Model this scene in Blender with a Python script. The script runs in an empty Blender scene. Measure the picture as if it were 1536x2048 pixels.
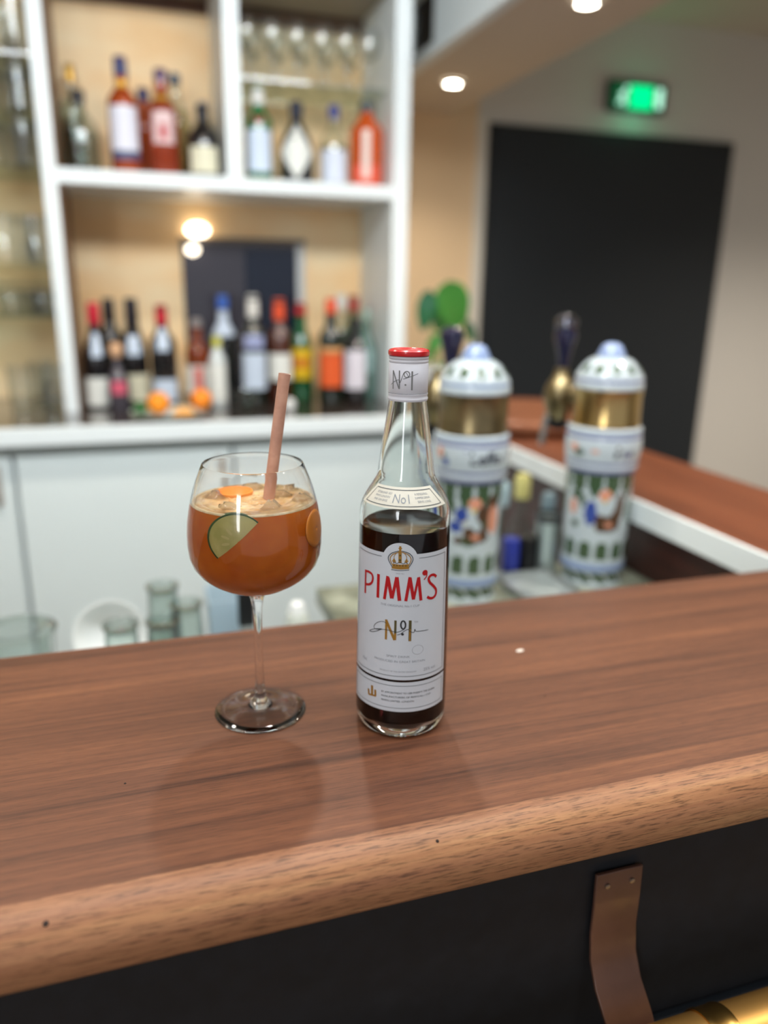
import bpy, math, random
from math import pi, sin, cos, radians, degrees, atan2, hypot, sqrt
from mathutils import Vector, Matrix

random.seed(7)
S = bpy.context.scene
C = S.collection

# ---------------------------------------------------------------- camera
CAM_Z = 1.46
F_PX, PITCH, YAW, ROLL = 1543.0, radians(16.33), radians(17.93), radians(0.96)
fw = Vector((sin(YAW) * cos(PITCH), cos(YAW) * cos(PITCH), -sin(PITCH)))
rt = Vector((cos(YAW), -sin(YAW), 0.0))
up = rt.cross(fw)
rt2 = rt * cos(ROLL) + up * sin(ROLL)
up2 = -rt * sin(ROLL) + up * cos(ROLL)
cam_data = bpy.data.cameras.new('camera')
cam = bpy.data.objects.new('camera', cam_data)
C.objects.link(cam)
m = Matrix((rt2, up2, -fw)).transposed().to_4x4()
m.translation = Vector((0, 0, CAM_Z))
cam.matrix_world = m
cam_data.sensor_fit = 'VERTICAL'
cam_data.sensor_height = 36.0
cam_data.sensor_width = 27.0
cam_data.lens = F_PX / 2048.0 * 36.0
cam_data.clip_start = 0.02
cam_data.dof.use_dof = True
cam_data.dof.focus_distance = 0.576
cam_data.dof.aperture_fstop = cam_data.lens / 12.5
S.camera = cam

# ---------------------------------------------------------------- world, exposure
W = bpy.data.worlds.new('room_ambient')
S.world = W
W.use_nodes = True
bg = W.node_tree.nodes['Background']
bg.inputs[0].default_value = (0.86, 0.88, 0.94, 1)
bg.inputs[1].default_value = 0.60
S.view_settings.view_transform = 'Standard'
S.view_settings.look = 'None'
S.view_settings.exposure = -0.18
S.view_settings.gamma = 1.0
S.view_settings.use_curve_mapping = False

# ---------------------------------------------------------------- helpers
def lin(c):
    return tuple((v / 12.92 if v <= 0.04045 else ((v + 0.055) / 1.055) ** 2.4) for v in (x / 255.0 for x in c))

def setp(o, label=None, cat=None, group=None, kind=None):
    if label: o['label'] = label
    if cat: o['category'] = cat
    if group: o['group'] = group
    if kind: o['kind'] = kind
    return o

def thing(name, label, cat, loc=(0, 0, 0), rz=0.0, group=None):
    o = bpy.data.objects.new(name, None)
    o.empty_display_size = 0.05
    C.objects.link(o)
    o.location = loc
    o.rotation_euler = (0, 0, rz)
    return setp(o, label, cat, group)

def copy_tree(o, loc, rz=None, label=None, group=None):
    r = o.copy(); C.objects.link(r); r.location = loc
    if rz is not None: r.rotation_euler = (0, 0, rz)
    if label: r['label'] = label
    if group: r['group'] = group
    for ch in list(o.children):
        c = ch.copy(); C.objects.link(c); c.parent = r
        for g in list(ch.children):
            d = g.copy(); C.objects.link(d); d.parent = c
    return r

class MB:
    def __init__(s):
        s.v = []; s.f = []; s.m = []
    def add(s, verts, faces, mi=0):
        n = len(s.v)
        s.v += [tuple(p) for p in verts]
        for i, f in enumerate(faces):
            s.f.append(tuple(n + k for k in f))
            s.m.append(mi[i] if isinstance(mi, (list, tuple)) else mi)
        return s
    def box(s, x0, y0, z0, x1, y1, z1, mi=0, b=0.0):
        bm_v = [(x, y, z) for x in (x0, x1) for y in (y0, y1) for z in (z0, z1)]
        s.add(bm_v, [(0, 1, 3, 2), (4, 6, 7, 5), (0, 4, 5, 1), (2, 3, 7, 6), (0, 2, 6, 4), (1, 5, 7, 3)], mi)
        return s
    def lathe(s, prof, seg=48, cx=0.0, cy=0.0, mi=0, paint=None, phase=0.0, closed=False):
        rings = []
        base = len(s.v)
        for r, z in prof:
            if r <= 1e-7:
                rings.append([len(s.v)]); s.v.append((cx, cy, z))
            else:
                st = len(s.v)
                for k in range(seg):
                    a = phase + 2 * pi * k / seg
                    s.v.append((cx + r * cos(a), cy + r * sin(a), z))
                rings.append(list(range(st, st + seg)))
        n = len(rings)
        pairs = [(i, i + 1) for i in range(n - 1)] + ([(n - 1, 0)] if closed else [])
        for i, j in pairs:
            A, B = rings[i], rings[j]
            for k in range(seg):
                k2 = (k + 1) % seg
                mm = mi
                if paint:
                    am = phase + 2 * pi * (k + .5) / seg
                    mm = paint(am, (prof[i][1] + prof[j][1]) / 2)
                if len(A) == 1 and len(B) == 1: continue
                if len(A) == 1: s.f.append((A[0], B[k2], B[k]))
                elif len(B) == 1: s.f.append((A[k], A[k2], B[0]))
                else: s.f.append((A[k], A[k2], B[k2], B[k]))
                s.m.append(mm)
        return s
    def tube(s, pts, rad, seg=12, mi=0, cap=True):
        pts = [Vector(p) for p in pts]
        rads = rad if isinstance(rad, (list, tuple)) else [rad] * len(pts)
        prev = None; rings = []
        for i, p in enumerate(pts):
            t = (pts[min(i + 1, len(pts) - 1)] - pts[max(i - 1, 0)]).normalized()
            if prev is None:
                u = t.orthogonal().normalized()
            else:
                u = (prev - t * prev.dot(t)).normalized()
            prev = u
            w = t.cross(u)
            st = len(s.v)
            for k in range(seg):
                a = 2 * pi * k / seg
                s.v.append(tuple(p + (u * cos(a) + w * sin(a)) * rads[i]))
            rings.append(list(range(st, st + seg)))
        for A, B in zip(rings, rings[1:]):
            for k in range(seg):
                s.f.append((A[k], A[(k + 1) % seg], B[(k + 1) % seg], B[k])); s.m.append(mi)
        if cap:
            s.f.append(tuple(reversed(rings[0]))); s.m.append(mi)
            s.f.append(tuple(rings[-1])); s.m.append(mi)
        return s
    def extrude(s, prof, x0, x1, mi=0, axis='x'):
        # closed profile of (a, z); extruded along x (a=y) or y (a=x)
        n = len(prof); st = len(s.v)
        for e in (x0, x1):
            for a, z in prof:
                s.v.append((e, a, z) if axis == 'x' else (a, e, z))
        for k in range(n):
            k2 = (k + 1) % n
            s.f.append((st + k, st + k2, st + n + k2, st + n + k)); s.m.append(mi)
        s.f.append(tuple(st + k for k in reversed(range(n)))); s.m.append(mi)
        s.f.append(tuple(st + n + k for k in range(n))); s.m.append(mi)
        return s
    def build(s, name, mats, parent=None, loc=(0, 0, 0), smooth=True, angle=35, bevel=0.0, fix=True, label=None):
        me = bpy.data.meshes.new(name)
        me.from_pydata(s.v, [], s.f)
        if not isinstance(mats, (list, tuple)): mats = [mats]
        for mt in mats: me.materials.append(mt)
        me.polygons.foreach_set('material_index', s.m)
        me.update()
        if fix:
            import bmesh
            bm = bmesh.new(); bm.from_mesh(me)
            bmesh.ops.recalc_face_normals(bm, faces=bm.faces)
            bm.to_mesh(me); bm.free()
        if smooth:
            me.polygons.foreach_set('use_smooth', [True] * len(me.polygons))
            me.set_sharp_from_angle(angle=radians(angle))
        o = bpy.data.objects.new(name, me)
        C.objects.link(o)
        o.location = loc
        if parent: o.parent = parent
        if label: o['label'] = label
        if bevel:
            md = o.modifiers.new('bevel', 'BEVEL'); md.width = bevel; md.segments = 2; md.limit_method = 'ANGLE'
        return o

# ---------------------------------------------------------------- materials
def newmat(name):
    mt = bpy.data.materials.new(name); mt.use_nodes = True
    return mt, mt.node_tree.nodes, mt.node_tree.links, mt.node_tree.nodes['Principled BSDF']

def P(name, rgb, rough=0.5, metal=0.0, trans=0.0, ior=1.45, coat=0.0, emis=None, es=0.0, spec=0.5, sss=0.0):
    mt, N, L, b = newmat(name)
    b.inputs['Base Color'].default_value = (*lin(rgb), 1)
    b.inputs['Roughness'].default_value = rough
    b.inputs['Metallic'].default_value = metal
    b.inputs['Transmission Weight'].default_value = trans
    b.inputs['IOR'].default_value = ior
    b.inputs['Coat Weight'].default_value = coat
    b.inputs['Coat Roughness'].default_value = 0.08
    b.inputs['Specular IOR Level'].default_value = spec
    if sss:
        b.inputs['Subsurface Weight'].default_value = sss
        b.inputs['Subsurface Radius'].default_value = (0.02, 0.01, 0.004)
        b.inputs['Subsurface Scale'].default_value = 1.0
    if emis:
        b.inputs['Emission Color'].default_value = (*lin(emis), 1)
        b.inputs['Emission Strength'].default_value = es
    return mt

def thin_glass(name, tint=(250, 252, 252), edge=(176, 186, 186), refl=0.9, rough=0.02):
    """single-wall glass: tinted see-through, stronger tint and reflection at grazing angles"""
    mt, N, L, b = newmat(name)
    N.remove(b)
    out = N['Material Output']
    tr = N.new('ShaderNodeBsdfTransparent'); gl = N.new('ShaderNodeBsdfGlossy')
    gl.inputs['Roughness'].default_value = rough
    gl.inputs['Color'].default_value = (refl, refl, refl, 1)
    lw = N.new('ShaderNodeLayerWeight'); lw.inputs['Blend'].default_value = 0.5
    pw = N.new('ShaderNodeMath'); pw.operation = 'POWER'; pw.inputs[1].default_value = 3.0
    L.new(lw.outputs['Facing'], pw.inputs[0])
    mc = N.new('ShaderNodeMix'); mc.data_type = 'RGBA'
    mc.inputs['A'].default_value = (*lin(tint), 1); mc.inputs['B'].default_value = (*lin(edge), 1)
    L.new(pw.outputs[0], mc.inputs['Factor'])
    L.new(mc.outputs['Result'], tr.inputs['Color'])
    ma = N.new('ShaderNodeMath'); ma.operation = 'MULTIPLY_ADD'; ma.inputs[1].default_value = 0.55; ma.inputs[2].default_value = 0.05
    L.new(pw.outputs[0], ma.inputs[0])
    mx = N.new('ShaderNodeMixShader')
    L.new(ma.outputs[0], mx.inputs[0]); L.new(tr.outputs[0], mx.inputs[1]); L.new(gl.outputs[0], mx.inputs[2])
    L.new(mx.outputs[0], out.inputs['Surface'])
    return mt

def wood(name, axis, cols, rough=0.36, scale=1.0, bump=0.02, seedoff=0.0, coat=0.15, pores=0.5):
    mt, N, L, b = newmat(name)
    tc = N.new('ShaderNodeTexCoord')
    def noise(sl, sx, detail, nscale, dist=0.0, off=0.0):
        mp = N.new('ShaderNodeMapping')
        sc = [sx * scale] * 3; sc[axis] = sl * scale
        mp.inputs['Scale'].default_value = sc
        mp.inputs['Location'].default_value = (off + seedoff, off * 1.7, off * .6)
        L.new(tc.outputs['Object'], mp.inputs['Vector'])
        nz = N.new('ShaderNodeTexNoise')
        nz.inputs['Scale'].default_value = nscale; nz.inputs['Detail'].default_value = detail
        nz.inputs['Distortion'].default_value = dist; nz.inputs['Roughness'].default_value = 0.6
        L.new(mp.outputs[0], nz.inputs['Vector'])
        return nz
    n1 = noise(0.55, 11.0, 6, 1.6, 0.7)
    n2 = noise(1.8, 95.0, 5, 2.0, 0.25, 3.1)
    n3 = noise(30.0, 440.0, 3, 2.0, 0.0, 7.7)
    cr = N.new('ShaderNodeValToRGB')
    el = cr.color_ramp.elements
    el[0].position = 0.28; el[0].color = (*lin(cols[0]), 1)
    el[1].position = 0.74; el[1].color = (*lin(cols[3]), 1)
    for p, c in ((0.44, cols[1]), (0.57, cols[2])):
        e = el.new(p); e.color = (*lin(c), 1)
    ad = N.new('ShaderNodeMath'); ad.operation = 'MULTIPLY_ADD'
    L.new(n2.outputs['Fac'], ad.inputs[0]); ad.inputs[1].default_value = 0.55
    su = N.new('ShaderNodeMath'); su.operation = 'MULTIPLY_ADD'
    L.new(n1.outputs['Fac'], su.inputs[0]); su.inputs[1].default_value = 0.85; su.inputs[2].default_value = -0.20
    L.new(su.outputs[0], ad.inputs[2])
    L.new(ad.outputs[0], cr.inputs[0])
    r3 = N.new('ShaderNodeValToRGB'); r3.color_ramp.elements[0].position = 0.33; r3.color_ramp.elements[1].position = 0.5
    r3.color_ramp.elements[0].color = (1 - pores, 1 - pores, 1 - pores, 1)
    L.new(n3.outputs['Fac'], r3.inputs[0])
    mx = N.new('ShaderNodeMix'); mx.data_type = 'RGBA'; mx.blend_type = 'MULTIPLY'; mx.inputs['Factor'].default_value = 1
    L.new(cr.outputs[0], mx.inputs['A']); L.new(r3.outputs[0], mx.inputs['B'])
    L.new(mx.outputs['Result'], b.inputs['Base Color'])
    b.inputs['Roughness'].default_value = rough
    b.inputs['Coat Weight'].default_value = coat
    b.inputs['Coat Roughness'].default_value = 0.3
    bp = N.new('ShaderNodeBump'); bp.inputs['Strength'].default_value = 0.25; bp.inputs['Distance'].default_value = bump * 0.01
    L.new(n3.outputs['Fac'], bp.inputs['Height']); L.new(bp.outputs[0], b.inputs['Normal'])
    return mt

def mottled(name, c1, c2, scale=8.0, rough=0.5, detail=4, sx=(1, 1, 1), p=(0.35, 0.65), metal=0.0, coat=0.0, c3=None):
    mt, N, L, b = newmat(name)
    tc = N.new('ShaderNodeTexCoord'); mp = N.new('ShaderNodeMapping'); mp.inputs['Scale'].default_value = sx
    nz = N.new('ShaderNodeTexNoise'); nz.inputs['Scale'].default_value = scale; nz.inputs['Detail'].default_value = detail
    cr = N.new('ShaderNodeValToRGB'); e = cr.color_ramp.elements
    e[0].position = p[0]; e[1].position = p[1]
    e[0].color = (*lin(c1), 1); e[1].color = (*lin(c2), 1)
    if c3:
        q = e.new(min(p[1] + 0.12, 0.98)); q.color = (*lin(c3), 1)
    L.new(tc.outputs['Object'], mp.inputs[0]); L.new(mp.outputs[0], nz.inputs['Vector'])
    L.new(nz.outputs['Fac'], cr.inputs[0]); L.new(cr.outputs[0], b.inputs['Base Color'])
    b.inputs['Roughness'].default_value = rough; b.inputs['Metallic'].default_value = metal
    b.inputs['Coat Weight'].default_value = coat
    return mt

def emit(name, rgb, s):
    mt, N, L, b = newmat(name)
    N.remove(b)
    e = N.new('ShaderNodeEmission'); e.inputs[0].default_value = (*lin(rgb), 1); e.inputs[1].default_value = s
    L.new(e.outputs[0], N['Material Output'].inputs['Surface'])
    return mt

M = dict(
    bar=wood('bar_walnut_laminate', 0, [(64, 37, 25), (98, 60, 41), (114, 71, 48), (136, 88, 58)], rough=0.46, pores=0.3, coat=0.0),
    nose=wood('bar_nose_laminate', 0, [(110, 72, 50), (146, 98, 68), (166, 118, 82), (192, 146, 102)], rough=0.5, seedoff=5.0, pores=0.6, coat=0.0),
    bar_side=wood('side_bar_walnut', 1, [(82, 42, 24), (104, 54, 30), (114, 62, 36), (126, 72, 44)], coat=0.0, rough=0.42, seedoff=2.0, pores=0.1),
    dark_wood=wood('dark_red_wood', 1, [(52, 24, 18), (66, 32, 24), (78, 38, 28), (90, 46, 34)], rough=0.5),
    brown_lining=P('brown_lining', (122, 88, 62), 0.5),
    white=P('white_lacquer', (232, 240, 242), 0.35),
    white_door=P('white_door_lacquer', (226, 236, 236), 0.3),
    recess_shade=P('recess_shade_grey', (168, 176, 172), 0.4),
    counter_dark=P('dark_glossy_counter', (58, 50, 46), 0.12, coat=0.5),
    tan=mottled('tan_reflection', (248, 204, 146), (255, 230, 186), 3.0, 0.55, 5, (1, 1, 2.2)),  # tan paints the room reflected in the mirror back of the shelves
    wall=P('beige_wall_paint', (218, 214, 206), 0.7),
    ceil=P('beige_ceiling_paint', (214, 202, 186), 0.8),
    backwall=P('tan_wall_paint', (200, 176, 140), 0.7),
    floor=mottled('grey_floor', (92, 86, 80), (112, 104, 96), 6.0, 0.5),
    door=P('anthracite_door', (30, 36, 41), 0.55),
    panel=mottled('black_front_panel', (13, 15, 21), (19, 22, 29), 60, 0.65),
    leather=mottled('brown_leather_strap', (84, 56, 44), (106, 74, 60), 14, 0.38, 6, coat=0.1),
    brass=P('polished_brass', (212, 168, 92), 0.26, 1.0),
    brass_tube=P('satin_brass_tube', (214, 164, 92), 0.42, .85),
    old_brass=mottled('aged_brass', (122, 110, 82), (156, 140, 104), 30, 0.3, 3, metal=1.0),
    steel=P('brushed_steel', (190, 192, 190), 0.3, 1.0),
    steel_soft=P('worn_steel', (176, 186, 186), 0.42, 0.6),
    stone=mottled('speckled_stone_top', (96, 100, 84), (150, 154, 136), 26, 0.4, 6, c3=(176, 176, 160)),
    red=P('red_cap_plastic', (196, 26, 34), 0.25, coat=0.4),
    black=P('black_plastic', (16, 16, 18), 0.4),
    white_pl=P('white_plastic', (236, 238, 236), 0.35),
)
M['glass'] = P('clear_glass', (255, 255, 255), 0.0, trans=1.0, ior=1.47)
M['bottle_glass'] = P('bottle_glass', (250, 254, 252), 0.0, trans=1.0, ior=1.47)
M['thin'] = thin_glass('thin_clear_glass')
M['thin_bottle'] = thin_glass('thin_bottle_glass', (244, 248, 246), (150, 162, 160))
M['thin_green'] = thin_glass('thin_pale_green_glass', (196, 222, 208), (96, 140, 122))
M['liquor'] = P('dark_red_liquor', (20, 2, 3), 0.02, trans=0.8, ior=1.36)

# ---------------------------------------------------------------- structure
def struct(name, mb, mt, loc=(0, 0, 0), smooth=False):
    return setp(mb.build(name, mt, loc=loc, smooth=smooth), kind='structure')

struct('floor', MB().box(-2.2, -3.0, -0.05, 4.2, 3.5, 0.0), M['floor'])
struct('ceiling', MB().box(-2.2, -3.0, 2.62, 4.2, 3.5, 2.70), M['ceil'])
struct('wall_far', MB().box(1.50, 3.4, 0.0, 4.2, 3.5, 2.62), M['wall'])
struct('wall_nook', MB().box(0.86, 3.4, 0.0, 1.50, 3.5, 2.62), P('warm_tan_paint', (236, 208, 168), 0.6))
struct('trim_2', MB().box(1.495, 3.385, 0.0, 1.545, 3.4, 2.17), P('pale_trim', (224, 220, 208), 0.5))
struct('wall_back', MB().box(-2.2, 2.74, 0.0, 0.86, 2.84, 2.62), M['backwall'])
struct('wall_return', MB().box(0.80, 2.84, 0.0, 0.86, 3.5, 2.62), M['backwall'])
struct('wall_right', MB().box(4.1, -3.0, 0.0, 4.2, 3.4, 2.62), M['wall'])
struct('wall_left', MB().box(-2.2, -3.0, 0.0, -2.1, 2.74, 2.62), M['wall'])
# lowered ceiling strip with white fascia
struct('ceiling_soffit', MB().box(0.985, -1.2, 2.17, 1.365, 3.4, 2.62), M['ceil'])
fas = MB()
fas.box(0.968, -1.2, 2.165, 0.985, 2.57, 2.62)
fas.box(0.968, 2.57, 2.165, 0.985, 2.79, 2.20)
fas.box(0.968, 2.57, 2.36, 0.985, 2.79, 2.62)
fas.box(0.968, 2.79, 2.165, 0.985, 3.4, 2.62)
fas.box(0.955, -1.2, 2.155, 0.990, 3.4, 2.175)
struct('trim_1', fas, M['white'])
vent = MB().box(0.980, 2.572, 2.202, 0.984, 2.788, 2.358)
setp(vent.build('dark_opening', M['black'], smooth=False), 'dark rectangular opening in white ceiling fascia beside the shelves', 'opening')
# door
dr = setp(MB().box(0, 0, 0, 1.235, 0.03, 2.118).build('door_1', M['door'], loc=(1.575, 3.36, 0.0), smooth=False, bevel=0.003), kind='structure')
fr = MB()
fr.box(-0.03, 0.015, 0, 0.0, 0.05, 2.148); fr.box(1.235, 0.015, 0, 1.265, 0.05, 2.148); fr.box(-0.03, 0.015, 2.118, 1.265, 0.05, 2.148)
fr.build('door_frame', P('door_frame_grey', (36, 40, 43), 0.5), parent=dr, smooth=False)

# ---------------------------------------------------------------- recessed ceiling lamps; those in the main ceiling are added fill
glow = emit('lamp_glow', (255, 238, 214), 150.0)
def downlight(x, y, z, label, watts, r=0.025, tilt=None, group='recessed ceiling downlights'):
    t = thing('recessed_downlight', label, 'ceiling light', (x, y, z), group=group)
    MB().lathe([(r + .014, -.001), (r + .014, -.006), (r + .002, -.010), (r, -.004)], 32).build('trim_ring', M['white'], t)
    MB().lathe([(0, -.003), (r, -.003)], 32).build('lamp_disc', glow, t)
    ld = bpy.data.lights.new('downlight_beam', 'SPOT')
    ld.energy = watts; ld.color = (1.0, 0.90, 0.78); ld.spot_size = radians(125); ld.spot_blend = 0.9
    ld.shadow_soft_size = 0.04
    lo = bpy.data.objects.new('downlight_beam', ld); C.objects.link(lo)
    lo.parent = t; lo.location = (0, 0, -.02)
    return t
downlight(1.165, 2.88, 2.17, 'recessed downlight in lowered ceiling nearest the shelves and dark door', 30, group=None)
downlight(1.170, 2.00, 2.17, 'recessed downlight in lowered ceiling cut by the top edge of the photo', 26, group=None)
downlight(1.170, 1.12, 2.17, 'recessed downlight in lowered ceiling above middle of the side counter', 20)
downlight(1.170, 0.24, 2.17, 'recessed downlight in lowered ceiling past the end of the front bar', 20)
ML = ['above the aisle by the left bay', 'above the aisle behind the tall bottle', 'behind the camera on the left', 'behind the camera on the right', 'over the room right of the bar', 'in front of the dark door']
for (x, y, w), where in zip(((-0.5, 1.5, 40), (0.35, 1.5, 40), (-0.6, -0.2, 22), (0.4, -0.35, 26), (2.2, 0.4, 90), (3.0, 1.9, 230)), ML):  # main-ceiling downlights are unseen, added as fill light
    downlight(x, y, 2.62, 'added fill downlight in the main ceiling ' + where, w)

def area(name, loc, size, watts, color, look):
    ld = bpy.data.lights.new(name, 'AREA'); ld.shape = 'RECTANGLE'; ld.size, ld.size_y = size
    ld.energy = watts; ld.color = color
    o = bpy.data.objects.new(name, ld); C.objects.link(o)
    o.location = loc
    o.rotation_euler = (Vector(look) - Vector(loc)).to_track_quat('-Z', 'Y').to_euler()
    return o
# unseen fill lights, added to brighten the shelves and bar from the room side
area('shelf_fill_light', (0.3, 0.5, 2.55), (1.8, 0.35), 60, (0.92, 0.97, 1.0), (0.3, 2.7, 1.35))
area('room_fill_light', (-2.0, -2.1, 2.0), (0.55, 1.5), 40, (0.93, 0.96, 1.0), (0.2, 1.2, 1.0))

# ---------------------------------------------------------------- exit sign
def exit_sign():
    t = thing('exit_sign', 'green lit emergency exit sign on the wall above the dark door', 'exit sign', (2.27, 3.40, 2.24))
    MB().box(-.15, -.035, 0, .15, 0, .125).build('housing', P('sign_housing', (40, 74, 60), 0.4), t, smooth=False, bevel=.003)
    grn = emit('sign_green', (0, 200, 120), 2.2)
    dim = P('sign_dim_green', (20, 96, 66), 0.4, emis=(0, 120, 70), es=0.25)
    MB().box(-.138, -.038, .012, .138, -.035, .113).build('face', dim, t, smooth=False)
    MB().box(-.045, -.040, .012, .075, -.038, .108).build('lit_panel', grn, t, smooth=False)
    wht = emit('sign_white', (190, 255, 225), 1.6)
    p = MB()
    # running figure, arrow and doorway pictogram
    p.tube([(-.085, -.041, .050), (-.078, -.041, .072), (-.070, -.041, .080)], .007, 8)
    p.tube([(-.085, -.041, .050), (-.095, -.041, .035), (-.108, -.041, .030)], .0055, 8)
    p.tube([(-.085, -.041, .050), (-.072, -.041, .038), (-.074, -.041, .022)], .0055, 8)
    p.tube([(-.076, -.041, .074), (-.094, -.041, .068), (-.098, -.041, .058)], .004, 8)
    p.lathe([(0, .086), (.007, .089), (.009, .094), (.007, .099), (0, .102)], 12, cx=-.066, cy=-.041)
    p.box(.095, -.041, .022, .125, -.038, .102)
    p.build('running_figure', wht, t)
    ld = bpy.data.lights.new('sign_spill', 'POINT'); ld.energy = 0.35; ld.color = (0.05, 1.0, 0.5); ld.shadow_soft_size = .05
    lo = bpy.data.objects.new('sign_spill', ld); C.objects.link(lo); lo.parent = t; lo.location = (0.0, -.09, .03)
exit_sign()

# ---------------------------------------------------------------- front bar and side counter
KNOTS = [(-.0284, .5300, 1.1000, .0010), (.3392, .5576, 1.1000, .0007), (-.0730, .4110, 1.09478, .0018), (.1755, .4110, 1.09478, .0012)]
def bar():
    t = thing('front_bar', 'walnut-coloured bar top with rounded front edge over a black panel', 'bar counter', (0, 0, 0))
    top, pr = [], []
    pr.append((0.773, 1.062)); pr.append((0.773, 1.1)); pr.append((0.427, 1.1))
    s = MB(); s.extrude([(0.773, 1.058), (0.773, 1.1), (0.427, 1.1), (0.427, 1.058)], -1.3, 1.13)
    s.build('bar_top', M['bar'], t, smooth=False)
    n = [(0.427, 1.1)]
    for k in range(1, 11):
        a = pi / 2 * k / 10
        n.append((0.427 - .027 * sin(a), 1.1 - .027 + .027 * cos(a)))
    n += [(0.400, 1.062), (0.4015, 1.0592), (0.404, 1.058), (0.427, 1.058)]
    s = MB(); s.extrude(n, -1.3, 1.13)
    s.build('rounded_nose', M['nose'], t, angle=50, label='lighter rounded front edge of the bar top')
    MB().box(-1.3, .455, 0.0, 1.13, .475, 1.058).build('front_panel', M['panel'], t, smooth=False)
    MB().box(-1.3, .446, .796, 1.13, .455, .812).build('panel_batten', P('blue_black_batten', (30, 38, 48), 0.4), t, smooth=False, bevel=.002)
    kn = P('wood_knot', (40, 26, 20), .7)
    for x, y, z, r in KNOTS:
        MB().lathe([(0, 0), (r, 0), (r * .7, .0003), (0, .0004)], 14).build('knot', kn, t, loc=(x, y, z)).rotation_euler = (radians(36.3) if z < 1.0995 else 0, 0, 0)
    MB().box(-1.3, .60, 1.0, 1.13, .72, 1.058).build('support_beam', M['white'], t, smooth=False)
    return t
bar()

def crumb():
    mb = MB(); mb.lathe([(0, 0), (.0024, .0003), (.0030, .0010), (.0020, .0018), (0, .0021)], 9)
    mb.v = [(v[0] * 1.5 + v[1] * .3, v[1] * .8, v[2]) for v in mb.v]
    setp(mb.build('crumb', P('crumb_white', (236, 226, 214), .7), loc=(.3590, .6456, 1.1000)), 'tiny white crumb lying on the bar to the right of the tall bottle', 'crumb')
crumb()

def side_counter():
    t = thing('side_counter', 'reddish walnut side counter with white inner edge behind the beer towers', 'bar counter', (0, 0, 0))
    MB().box(.846, .774, 1.062, 1.130, 2.06, 1.1).build('counter_top', M['bar_side'], t, smooth=False, bevel=.002)
    MB().box(.838, .774, 1.058, .846, 2.06, 1.0995).build('white_edge_strip', M['white'], t, smooth=False, label='white inner edge strip')
    MB().box(.875, .85, 0, 1.085, 2.02, 1.062).build('counter_body', M['dark_wood'], t, smooth=False)
    return t
side_counter()

def raised_table():
    t = thing('round_ended_top', 'raised wooden top with a rounded end behind the left beer tower', 'table top', (1.03, 1.90, 1.10))
    prof = [(0, .012), (.222, .012), (.230, .018), (.230, .034), (.224, .040), (0, .040)]
    MB().lathe(prof, 64).build('wooden_disc', wood('raised_walnut', 0, [(108, 62, 40), (128, 78, 52), (140, 88, 60), (150, 98, 68)], rough=.35, pores=.1), t)
    MB().lathe([(0, 0), (.05, 0), (.05, .012), (0, .012)], 24).build('foot_block', M['black'], t)
raised_table()

# strap and brass rail on the bar front
def strap():
    t = thing('leather_strap', 'brown leather strap nailed to the black bar front, hanging behind brass rail', 'strap', (.3595, .455, .992))
    path = [(-.004, 0), (-.005, -.03), (-.005, -.06), (-.009, -.085), (-.020, -.105), (-.038, -.122), (-.052, -.140), (-.072, -.153), (-.095, -.157), (-.112, -.150)]
    th = .0035
    def off(i, sgn):
        a = path[max(i - 1, 0)]; b = path[min(i + 1, len(path) - 1)]
        d = Vector((b[0] - a[0], b[1] - a[1])).normalized(); n = Vector((-d.y, d.x))
        return (path[i][0] + n.x * sgn * th / 2, path[i][1] + n.y * sgn * th / 2)
    ring = [off(i, 1) for i in range(len(path))] + [off(i, -1) for i in reversed(range(len(path)))]
    st = MB(); st.extrude(ring, -.0225, .0225)
    st.build('strap_band', M['leather'], t, angle=40, bevel=.0008)
    for sx in (-.012, .012):
        MB().lathe([(0, .0), (.0025, .0), (.0022, .0012), (0, .0016)], 12).build('nail', P('nail_steel', (190, 180, 170), .35, 1.0), t, loc=(sx, -.0065, -.012)).rotation_euler = (pi / 2, 0, 0)
strap()
def rail():
    t = thing('brass_rail', 'brass tube rail with a collar running along the front of the bar', 'rail', (.5, .375, .868))
    MB().tube([(-1.7, 0, 0), (.0, 0, 0), (.62, 0, 0)], .027, 40).build('tube', M['brass_tube'], t)
    for x in (-.085, .045):
        c = MB(); pr = [(.027, -.012), (.0285, -.012), (.0292, -.009), (.0285, -.006), (.0285, .006), (.0292, .009), (.0285, .012), (.027, .012)]
        c.lathe(pr, 40)
        o = c.build('collar', M['brass'], t, loc=(x, 0, 0)); o.rotation_euler = (0, pi / 2, 0)
rail()

# ---------------------------------------------------------------- ink tools: wrap flat drawing (u, v) on a turned surface
def strip(mb, pts, width, mapf, mi=0, step=0.8):
    P2 = [Vector(p) for p in pts]
    dense = [P2[0]]
    for a, b in zip(P2, P2[1:]):
        n = max(1, int((b - a).length / step))
        for k in range(1, n + 1): dense.append(a.lerp(b, k / n))
    vs = []; fs = []
    for i, p in enumerate(dense):
        d = (dense[min(i + 1, len(dense) - 1)] - dense[max(i - 1, 0)])
        if d.length < 1e-9: d = Vector((1, 0))
        d.normalize(); n = Vector((-d.y, d.x)) * width / 2
        for q in (p + n, p, p - n): vs.append(mapf(q.x, q.y))
    for i in range(len(dense) - 1):
        a = i * 3
        fs += [(a, a + 1, a + 4, a + 3), (a + 1, a + 2, a + 5, a + 4)]
    mb.add(vs, fs, mi)

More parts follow.
